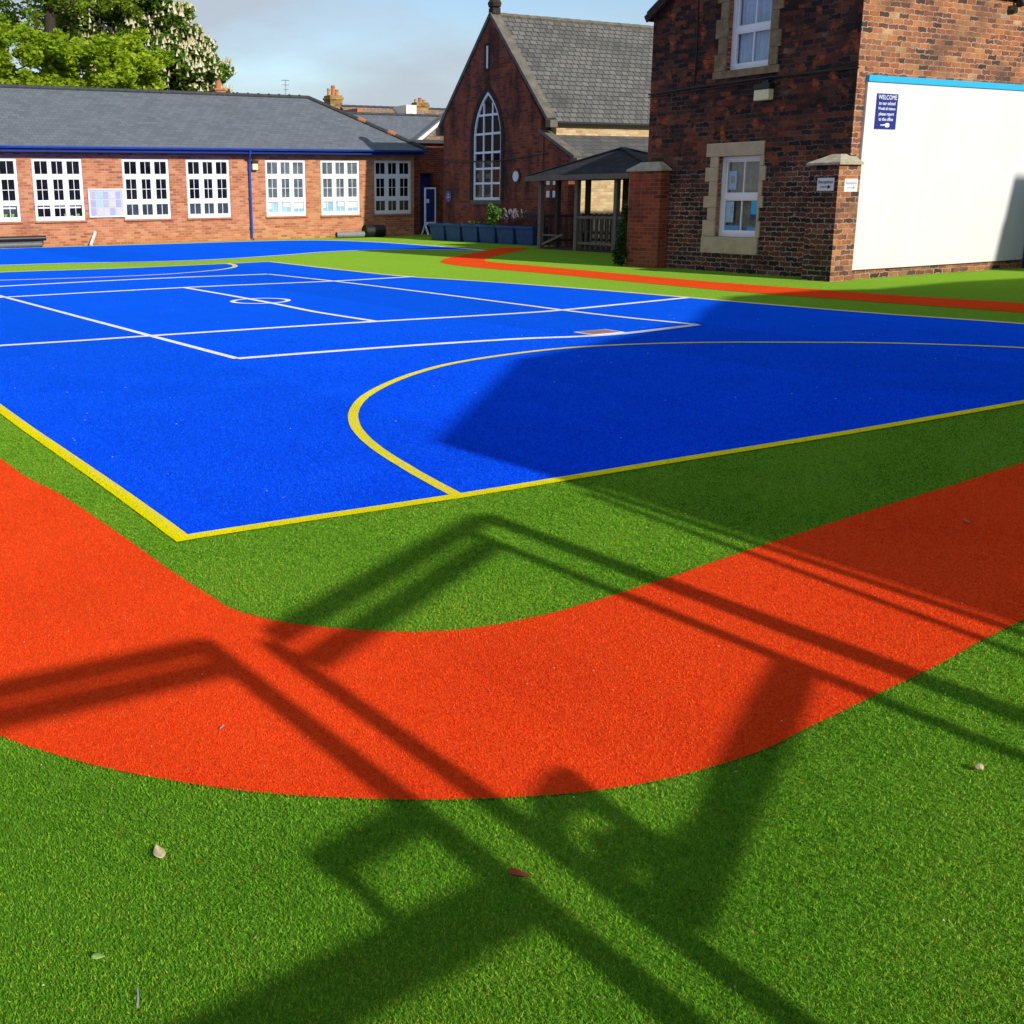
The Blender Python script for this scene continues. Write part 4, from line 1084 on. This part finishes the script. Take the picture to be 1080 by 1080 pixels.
mb = MB(); mb.tube([(5.5,38.12,.30),(9.0,38.12,.30)], .085, 14); mb.build('upper_roll', M['black'], ro)
mb = MB(); mb.tube([(5.5,38.10,.10),(8.85,38.10,.10)], .10, 14); mb.build('lower_roll', plain('dark_grey_roll', (.10,.11,.115), .5, .2, 9), ro)
pk = tag(MB().bar((10.42,37.9,.02),(10.74,38.33,.45),.06,.09).build('plank', M['white_wood']), 'short white plank leaning on the classroom wall', 'plank')
dr = thing('drain_cover', 'small reddish drain cover let into the blue court', 'drain cover', (8.6, 9.93, 0))
mb = MB(); mb.box(8.38, 8.86, 9.76, 10.1, .001, .0125); mb.build('frame', M['white_line'], dr)
mb = MB(); mb.box(8.42, 8.82, 9.79, 10.07, .0128, .0155); mb.build('lid', plain('rusty_lid', (.34,.17,.13), .8, .3, 20), dr)

def leaf(name, label, x, y, L, w, ang, mat, curl=.3, fold=.35):
    mb = MB(); n = 9; vs = []
    ca, sa = math.cos(ang), math.sin(ang)
    for i in range(n):
        t = i/(n-1); ww = w*math.sin(math.pi*(t*.96+.02)**.65)**1.15
        zz = .014 + curl*L*(t-.5)**2
        for s in (-1, 0, 1):
            u, v = (t-.5)*L, s*ww/2
            vs.append((x+u*ca-v*sa, y+u*sa+v*ca, zz + abs(s)*fold*ww/2))
    fs = []
    for i in range(n-1):
        for s in range(2): fs.append((i*3+s, i*3+s+1, (i+1)*3+s+1, (i+1)*3+s))
    mb.add(vs, fs)
    o = mb.build(name, mat, None, smooth=True)
    md = o.modifiers.new('thick', 'SOLIDIFY'); md.thickness = .0012
    return tag(o, label, 'leaf', 'leaves lying on the turf')
leaf('fallen_leaf', 'pale dry leaf on the dark green turf at lower left', 0.72, 2.40, .070, .030, 1.45, M['leaf_pale'])
leaf('fallen_leaf', 'small fresh green leaf on turf near the bottom left corner', .48, 2.09, .030, .020, -.5, M['leaf_green'])
leaf('fallen_leaf', 'curled red brown leaf on the dark green turf near bottom centre', 1.43, 1.86, .062, .024, -.75, M['leaf_brown'], .5, 1.1)
leaf('fallen_leaf', 'thin yellowish leaf on the shaded red path at right', 5.06, 3.08, .07, .02, .9, plain('olive_leaf', (.28,.15,.05), .7))
bm = bmesh.new(); bmesh.ops.create_icosphere(bm, subdivisions=2, radius=.0125)
for v in bm.verts: v.co = v.co*(1+random.uniform(-.12,.12)); v.co.z *= .75
me = bpy.data.meshes.new('pebble'); bm.to_mesh(me); bm.free()
pb = link('pebble', me, M['pebble']); pb.location = (2.85, 1.61, .018); tag(pb, 'tan pebble on the green turf at lower right', 'pebble')
def twig(label, pts, r_):
    return tag(MB().tube(pts, r_, 6).build('twig', M['twig']), label, 'twig', 'twigs on the turf')
twig('short grey twig upright in the turf at the bottom edge', [(.505,1.90,.012),(.512,1.915,.022),(.518,1.935,.03)], [.0018,.0022,.0015])
twig('tiny grey twig on the sunlit red path', [(1.10,2.945,.011),(1.118,2.957,.013)], [.002,.0024])
# fallen blossom petals
n = 520
px_ = np.concatenate([RNG.uniform(1.8, 13, 400), RNG.uniform(.3, 6, n-400)]); py_ = np.concatenate([RNG.uniform(5, 25, 400), RNG.uniform(1.2, 5, n-400)])
s_ = RNG.uniform(.002, .006, n)*np.where(np.arange(n) < 400, 1.5, .6); a_ = RNG.uniform(0, 6.28, n)
V = np.stack([np.stack([px_+s_*np.cos(a_+k*1.57), py_+s_*.8*np.sin(a_+k*1.57), .0145 + .002*(k % 2)*np.ones(n)], 1) for k in range(4)], 1).reshape(-1, 3)
tag(soup('blossom_litter', V, np.arange(4*n).reshape(n, 4), RNG.random(n), M['petal']), 'tiny white petals and specks scattered on the turf', kind='stuff')

n = 260
px_ = RNG.uniform(.3, 6.5, n); py_ = RNG.uniform(1.0, 4.6, n); s_ = RNG.uniform(.0012, .0042, n); a_ = RNG.uniform(0, 6.28, n)
V = np.stack([np.stack([px_+s_*np.cos(a_+k*1.57)*(1.8 if k % 2 else .7), py_+s_*np.sin(a_+k*1.57)*(1.8 if k % 2 else .7), .0105 + .002*RNG.random(n)], 1) for k in range(4)], 1).reshape(-1, 3)
M['litter'] = tintmat('brown_litter', [(0,(.10,.05,.02)), (.5,(.30,.17,.07)), (1,(.55,.42,.20))], .8, .1, 0)
tag(soup('leaf_litter', V, np.arange(4*n).reshape(n, 4), RNG.random(n), M['litter']), 'tiny brown leaf bits caught in the turf', kind='stuff')

# ------------------------------------------------------------------ behind the camera: unseen, invented structures that throw the shadows
T_, K_ = .10, .52
hall = thing('shadow_hall', 'large unseen brick hall invented behind the photographer to throw the court shadow', 'building', (15, -8, 0))
YB = -5.0
prof = [(3.85,6.02),(6.55,8.75),(7.5,9.05),(10.5,10.25),(11.3,10.95),(13.3,12.3),(15.3,12.25),(16.2,11.85),(18.5,12.0),(21.5,11.6)]
pr = [(x + T_*(y-YB), K_*(y-YB)) for x, y in prof]
XW = 5.10
f_ = (XW-pr[0][0])/(pr[1][0]-pr[0][0])
poly = [(XW, 0), (XW, pr[0][1] + f_*(pr[1][1]-pr[0][1]))] + pr[1:] + [(23.86, pr[-1][1]), (23.86, 10.5), (24.06, 10.6), (24.06, 11.4), (34, 11.4), (34, 0)]  # outline and tall end of the unseen hall shaped to throw the shadow edges
mb = MB(); mb.prism(poly, 1, YB-9, YB); mb.build('wall', M['brick_orange'], hall)
mb = MB(); mb.prism([(XW-.001, pr[0][1]-.72), (pr[0][0]-.02, pr[0][1]-.62), pr[0], (XW-.001, pr[0][1] + f_*(pr[1][1]-pr[0][1]))], 1, YB-.22, YB)
mb.build('eaves_box', M['white_wood'], hall)
mb = MB()
for a, b in zip(pr, pr[1:]):
    mb.prism([(a[0],a[1]-.16),(b[0],b[1]-.16),(b[0],b[1]),(a[0],a[1])], 1, YB+.001, YB+.03)
mb.build('bargeboard', M['blue_paint'], hall)
for k in range(4):
    mb = MB(); xx = 7.5 + 4*k
    mb.box(xx, xx+1.6, YB+.002, YB+.06, 1, 3.4)
    w = mb.build('window', M['white'], hall)
    mb = MB(); mb.box(xx+.1, xx+1.5, YB+.061, YB+.065, 1.1, 3.3); mb.build('pane', M['glass_dark'], w)

cf = thing('shadow_climbing_gym', 'unseen timber climbing gym invented behind the photographer to cast long bar shadows', 'climbing gym', (2.8, -1.5, 0))  # added frame, its bars placed so their shadows land on the turf
YP = -1.5
def W(xs, ys, yp=YP): return Vector((xs + T_*(ys-yp), yp, K_*(ys-yp)))    # point of the frame whose shadow is at xs,ys
def beam(name, a, b, w, d=.07, ext=None):
    mb = MB(); mb.bar(a, b, w, d, up=(0,1,0)); return mb.build(name, M['timber'], cf)
def post(xs0, ys0, xs1, ys1, w):
    a, b = W(xs0, ys0), W(xs1, ys1)
    d = (b-a)/(b.z-a.z); foot = a - d*a.z
    beam('post', foot, a, w)
post(1.30,3.64,1.43,1.32,.085); post(1.51,3.50,1.62,1.21,.075)
post(3.13,4.45,3.28,1.73,.12); post(2.91,4.22,3.03,1.59,.07); post(3.94,4.85,3.93,2.20,.06); post(3.86,4.50,3.76,2.35,.05)
beam('rail', W(-2.4,3.62), W(1.30,3.60), .06); beam('rail', W(-2.4,3.40), W(1.34,3.39), .06)
beam('rail', W(1.55,3.55), W(3.08,4.40), .07); beam('rail', W(1.57,3.27), W(2.94,4.07), .065)
BAND=[(2.999,2.483),(3.009,2.335),(2.537,2.040),(2.161,1.828),(1.843,1.641),(1.670,1.533),(1.717,1.626),(1.813,1.769),(1.988,1.866),(2.227,2.031),(2.554,2.232)]
mb = MB(); q_ = [W(x, y) for x, y in BAND]
mb.prism([(p.x, p.z) for p in q_], 1, YP-.05, YP); mb.build('brace', M['timber'], cf)
beam('frame', W(1.04,2.16), W(1.37,2.24), .05); beam('frame', W(1.08,2.2), W(1.10,1.76), .045); beam('frame', W(.3,1.70), W(1.40,1.82), .085)
mb = MB()
PANEL=[(1.677,2.168),(1.792,2.248),(1.873,2.244),(1.864,2.159),(1.856,2.011),(1.848,1.875),(1.870,1.832),(1.957,1.862),(1.824,1.759),(1.736,1.568),(1.650,1.520),(1.607,1.652),(1.576,1.813),(1.606,2.050)]  # panel and holes cut to the outline of the shadow they throw
HOLE1=[(1.672,2.002),(1.736,2.045),(1.78,2.015),(1.784,1.958),(1.727,1.917),(1.730,1.965),(1.695,1.960),(1.662,1.901),(1.652,1.866),(1.628,1.896)]
HOLE2=[(1.640,1.715),(1.673,1.764),(1.730,1.79),(1.722,1.756),(1.679,1.716)]
bm = bmesh.new(); edges = []
for loop in (PANEL, HOLE1, HOLE2):
    vs = [bm.verts.new(W(*p)) for p in loop]
    edges += [bm.edges.new((vs[i], vs[(i+1) % len(vs)])) for i in range(len(vs))]
bmesh.ops.triangle_fill(bm, edges=edges, use_beauty=True)
g = bmesh.ops.extrude_face_region(bm, geom=list(bm.faces))
for v in [e for e in g['geom'] if isinstance(e, bmesh.types.BMVert)]: v.co.y -= .02
bm.verts.index_update(); mb.add([v.co for v in bm.verts], [[v.index for v in f.verts] for f in bm.faces]); bm.free()
mb.build('panel', M['timber'], cf)

# ------------------------------------------------------------------ sky, sun, camera
w = bpy.data.worlds.new('World'); SC.world = w; w.use_nodes = True
nt = w.node_tree; nt.nodes.clear()
out = nt.nodes.new('ShaderNodeOutputWorld'); bg = nt.nodes.new('ShaderNodeBackground')
sky = nt.nodes.new('ShaderNodeTexSky'); sky.sky_type = 'NISHITA'; sky.sun_disc = False
sky.sun_elevation = math.atan2(SUN.z, math.hypot(SUN.x, SUN.y)); sky.sun_rotation = math.atan2(SUN.x, SUN.y)
sky.air_density = 1.0; sky.dust_density = .6; sky.ozone_density = 2.0
tc_ = nt.nodes.new('ShaderNodeTexCoord'); mp = nt.nodes.new('ShaderNodeMapping'); mp.inputs['Scale'].default_value = (1.6, 1.6, 5.0); mp.inputs['Location'].default_value = (.4, .2, .1)
nz = nt.nodes.new('ShaderNodeTexNoise'); nz.inputs['Scale'].default_value = 1.9; nz.inputs['Detail'].default_value = 6; nz.inputs['Roughness'].default_value = .52
rp = nt.nodes.new('ShaderNodeValToRGB'); rp.color_ramp.elements[0].position = .38; rp.color_ramp.elements[1].position = .60
rp.color_ramp.elements[0].color = (0,0,0,1); rp.color_ramp.elements[1].color = (.88,.88,.88,1)
mx = nt.nodes.new('ShaderNodeMix'); mx.data_type = 'RGBA'; mx.inputs[7].default_value = (3.6, 4.05, 4.6, 1)
L_ = nt.links.new
L_(tc_.outputs['Generated'], mp.inputs[0]); L_(mp.outputs[0], nz.inputs['Vector']); L_(nz.outputs[0], rp.inputs[0])
L_(rp.outputs[0], mx.inputs[0]); L_(sky.outputs[0], mx.inputs[6]); L_(mx.outputs[2], bg.inputs[0]); L_(bg.outputs[0], out.inputs[0])
bg.inputs[1].default_value = .112

sl_ = bpy.data.lights.new('sun', 'SUN'); sl_.energy = 3.8; sl_.angle = math.radians(.55); sl_.color = (1, .945, .85)
so = bpy.data.objects.new('sun', sl_); COL.objects.link(so); so.rotation_euler = SUN.normalized().to_track_quat('Z', 'Y').to_euler(); so.location = (5, -30, 25)

cam = bpy.data.cameras.new('camera'); co = bpy.data.objects.new('camera', cam); COL.objects.link(co)
F_ = Vector((0.48223739, 0.84233793, -0.24065309)); R_ = Vector((0.86653794, -0.49900691, -0.0102033)); U_ = R_.cross(F_)
m = Matrix((R_, U_, -F_)).transposed().to_4x4(); m.translation = (0, 0, 1.6); co.matrix_world = m
cam.sensor_width = 36; cam.sensor_fit = 'HORIZONTAL'; cam.lens = 1164.62/1080*36
cam.shift_x = (540-403.45)/1080; cam.shift_y = (493.63-540)/1080
cam.clip_start = .05; cam.clip_end = 2000
SC.camera = co
SC.view_settings.view_transform = 'Standard'; SC.view_settings.look = 'None'; SC.view_settings.exposure = .32; SC.view_settings.gamma = 1.0
SC.render.resolution_x = SC.render.resolution_y = 1024
